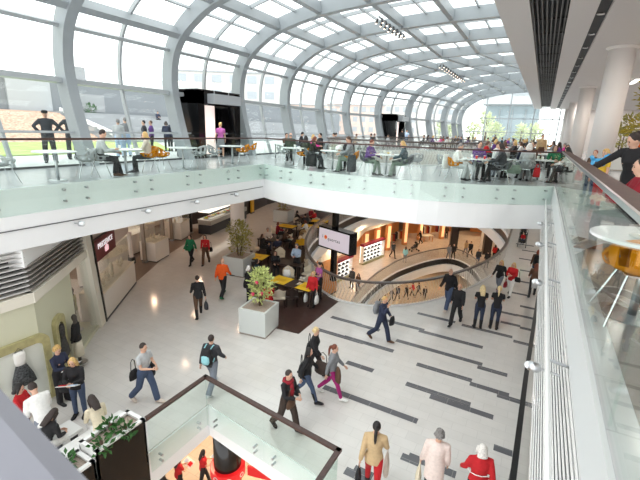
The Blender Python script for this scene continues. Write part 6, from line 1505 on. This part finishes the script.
st = thing('terrace_steps', 'pale grey terrace steps outside the glass where two people sit', 'steps', (0, 0, 0)); m.obj('treads', concrete, st); MB().bar((-27.5, 19.9, .35), (-35, 19.9, 2.3), .12, .3).obj('edge_strip', white, st)
bw = thing('grey_building', 'long grey clad building closing the view outside at far left', 'building', (-38, 20, 0))
MB().box((0, 0, 2.4), (3, 110, 4.8)).obj('wall', grey_wall, bw); MB().box((.1, 0, 4.85), (3.3, 110.4, .14)).obj('roof_edge', concrete, bw)
MB().box((1.56, -1.5, 2.6), (.2, 3.2, 4.6)).obj('wall_panel', mat('pale_cladding', srgb(188, 192, 196), .7), bw); MB().box((1.58, 3.6, 3.0), (.12, 2.4, 1.5)).obj('door', concrete, bw)
MB().box((0, 3.0, 5.5), (1.6, 1.6, 1.1)).obj('roof_unit', concrete, bw); MB().box((0, 14.5, 5.4), (2.4, 6, .9)).obj('roof_unit', white, bw)
def far_building(p, rz, l, d, h, wall, lab, rows, cols):
    t = thing('far_building', lab, 'building', (p[0], p[1], 0), rz); MB().box((0, 0, h/2), (l, d, h)).obj('wall', wall, t); MB().box((0, 0, h+.15), (l+.5, d+.5, .3)).obj('roof', concrete, t)
    for r in range(rows):
        for c in range(cols): MB().box((-l/2+l*(c+.5)/cols, -d/2-.03, h*(r+.6)/rows), (l/cols*.55, .1, h/rows*.5)).obj('window', mat('far_window', srgb(176, 182, 188), .3), t)
brickp = mat('pink_brick', srgb(222, 200, 190), .85, noise=.1, nscale=1); render_w = mat('white_render', srgb(222, 218, 212), .8)  # wall colours lifted towards white to paint in the overexposed haze
hd = HEAD
for x, d, l, dd, h, mm, lab, r_, c_ in ((232, 95, 22, 12, 12, render_w, 'tall white block far outside behind the black portal', 4, 6), (300, 120, 20, 12, 7.5, brickp, 'low pink brick building far outside right of the black portal', 2, 7), (348, 138, 18, 12, 9, brickp, 'pink brick building far outside in the middle of the glass wall', 3, 7), (386, 165, 16, 12, 11, render_w, 'pale block far outside left of the far portal', 3, 5), (430, 135, 12, 12, 12, render_w, 'pale block far outside right of the far portal', 4, 4)):
    lat = (x-320)/399.9*d; far_building((lat*cos(hd)-d*sin(hd), lat*sin(hd)+d*cos(hd)), hd, l, dd, h, mm, lab, r_, c_)
t = thing('glass_building', 'modern white and glass building outside the far end wall', 'building', (-4.5, 88, 0)); MB().box((-2.2, 0, 8.9), (9, 9, 3.8)).obj('upper_block', mat('block_grey_white', srgb(196, 200, 204), .7), t); MB().box((-1.6, .6, 3.5), (9.0, 8, 7)).obj('glass_storey', mat('blue_glass', srgb(150, 164, 172), .15), t)
for k in range(5): MB().box((-3.6+k*2.2, -3.5, 3.1), (.14, .2, 6.2)).obj('mullion', steel_paint, t)
MB().box((1.5, -4.55, 9.4), (6.5, .1, 1.6)).obj('window_band', mat('far_window', srgb(176, 182, 188), .3), t)
leaf_far = mat('leaf_hazed_green', srgb(212, 220, 182), .7, noise=.3, nscale=2)  # leaf colour lightened to carry the haze of the bright outdoors
def far_tree(x, y, h, r, lab, n, seed):
    t = thing('far_tree', lab, 'tree', (x, y, -.02)); MB().tube([(0, 0, 0), (.1, 0, h*.4), (0, 0, h*.8)], [.18, .14, .05], 7).obj('trunk', bark, t); foliage(t, 'crown', [(0, 0, h*.45, r, r, h*.25), (.3, 0, h*.65, r*.85, r*.85, h*.28), (-.2, .2, h*.85, r*.5, r*.5, h*.18)], n, .7, leaf_far, seed)
for i, (x, y, h, r, lab) in enumerate(((-14.5, 76, 5, 2.2, 'round pale green tree at the left of the far end wall'), (-11.6, 80, 5.5, 2.2, 'pale green tree second from left behind the far end wall'), (-9.0, 75, 8, 1.6, 'tall slim pale green tree behind the middle of the far end wall'), (-7.6, 77, 5.2, 2, 'low pale green tree left of the modern building'), (-3.6, 77, 5.2, 1.4, 'slim pale green tree in front of the modern building, left one'), (-1.6, 78, 5.4, 1.4, 'slim pale green tree in front of the modern building, right one'), (-18, 84, 6, 2.6, 'broad pale green tree at the far left behind the end wall'))):
    far_tree(x, y, h*.62, r*.72, lab, 230, 50+i)
for i, (x, d, z, lab) in enumerate(((96, 37, 2.1, 'small dark bush on the terrace, left one'), (149, 44, 2.1, 'small dark bush on the terrace, right one'))):
    lat = (x-320)/399.9*d; p = (lat*cos(hd)-d*sin(hd), lat*sin(hd)+d*cos(hd)); shrub(p, z, lab, [(0, 0, .35, .4, .4, .4)], 90, .3, leaf_dark, [(0, .1, .5), (.1, 0, .4)], 70+i, cat='bush', name='bush')
def op(p, f, pose, lab, top, legs, hair, z=-.02, **k): return person(p, z, f, pose, lab, top, legs, hair, vox=.025, **k)
b = op((-15.81, 8.43), 5, 'akimbo', 'guard in dark uniform and cap, hands on hips outside the glass', ('jacket', 'charcoal'), ('wide', 'charcoal'), ('short', 'dark'), sex='m', s=1.06)
J = skeleton('akimbo'); cp = MB(); cp.lathe([(.088, .03), (.1, .09), (.06, .125), (0, .13)], 14); cp.box((0, .11, .045), (.13, .09, .015)); o = cp.obj('cap', CL['black'], b, True); o.matrix_local = Matrix.Translation(J['head']) @ J['H'].to_4x4()
op((-16.78, 9.84), 20, 'akimbo', 'second guard in dark uniform partly behind the curved rib', ('jacket', 'charcoal'), ('wide', 'charcoal'), ('short', 'dark'), sex='m', s=1.06)
op((-16.46, 11.75), 170, 'stand', 'woman in white jacket and pale jeans standing outside the glass', ('jacket', 'lightgrey'), ('wide', 'lightblue'), ('short', 'grey'))
op((-16.78, 12.34), 190, 'stand', 'man in striped grey shirt outside behind the blonde woman', ('jumper', 'grey'), ('wide', 'lightblue'), ('short', 'grey'), sex='m')
op((-17.41, 13.83), 260, 'stand', 'dark haired person in grey waiting outside the glass', ('jacket', 'charcoal'), ('wide', 'greyjeans'), ('short', 'black'))
op((-17.24, 14.11), 270, 'stand', 'person in purple waiting outside the glass', ('jumper', 'purple'), ('slim', 'black'), ('short', 'brown'))
op((-18.71, 16.34), 200, 'hold', 'left one of two people in navy jackets outside near the rib', ('jacket', 'navy'), ('slim', 'black'), ('bob', 'dark'))
op((-18.55, 16.64), 170, 'hold', 'right one of two people in navy jackets outside near the rib', ('jacket', 'navy'), ('slim', 'black'), ('bob', 'dark'), sex='m')
for x, d, f, lab, c1, c2, hh in ((76, 34, 30, 'person in navy sitting on the terrace steps at left', 'navy', 'black', ('short', 'dark')), (83.5, 34.3, 330, 'blonde person in dark jacket and white trousers on the terrace steps', 'charcoal', 'white', ('bob', 'blonde')), (160, 41.5, 20, 'person in navy sitting on the terrace steps at right', 'navy', 'black', ('short', 'dark'))):
    lat = (x-320)/399.9*d; p = (lat*cos(hd)-d*sin(hd), lat*sin(hd)+d*cos(hd)); op(p, f, 'sit', lab, ('jacket', c1), ('slim', c2), hh, z=1.72 if d < 40 else 1.36)
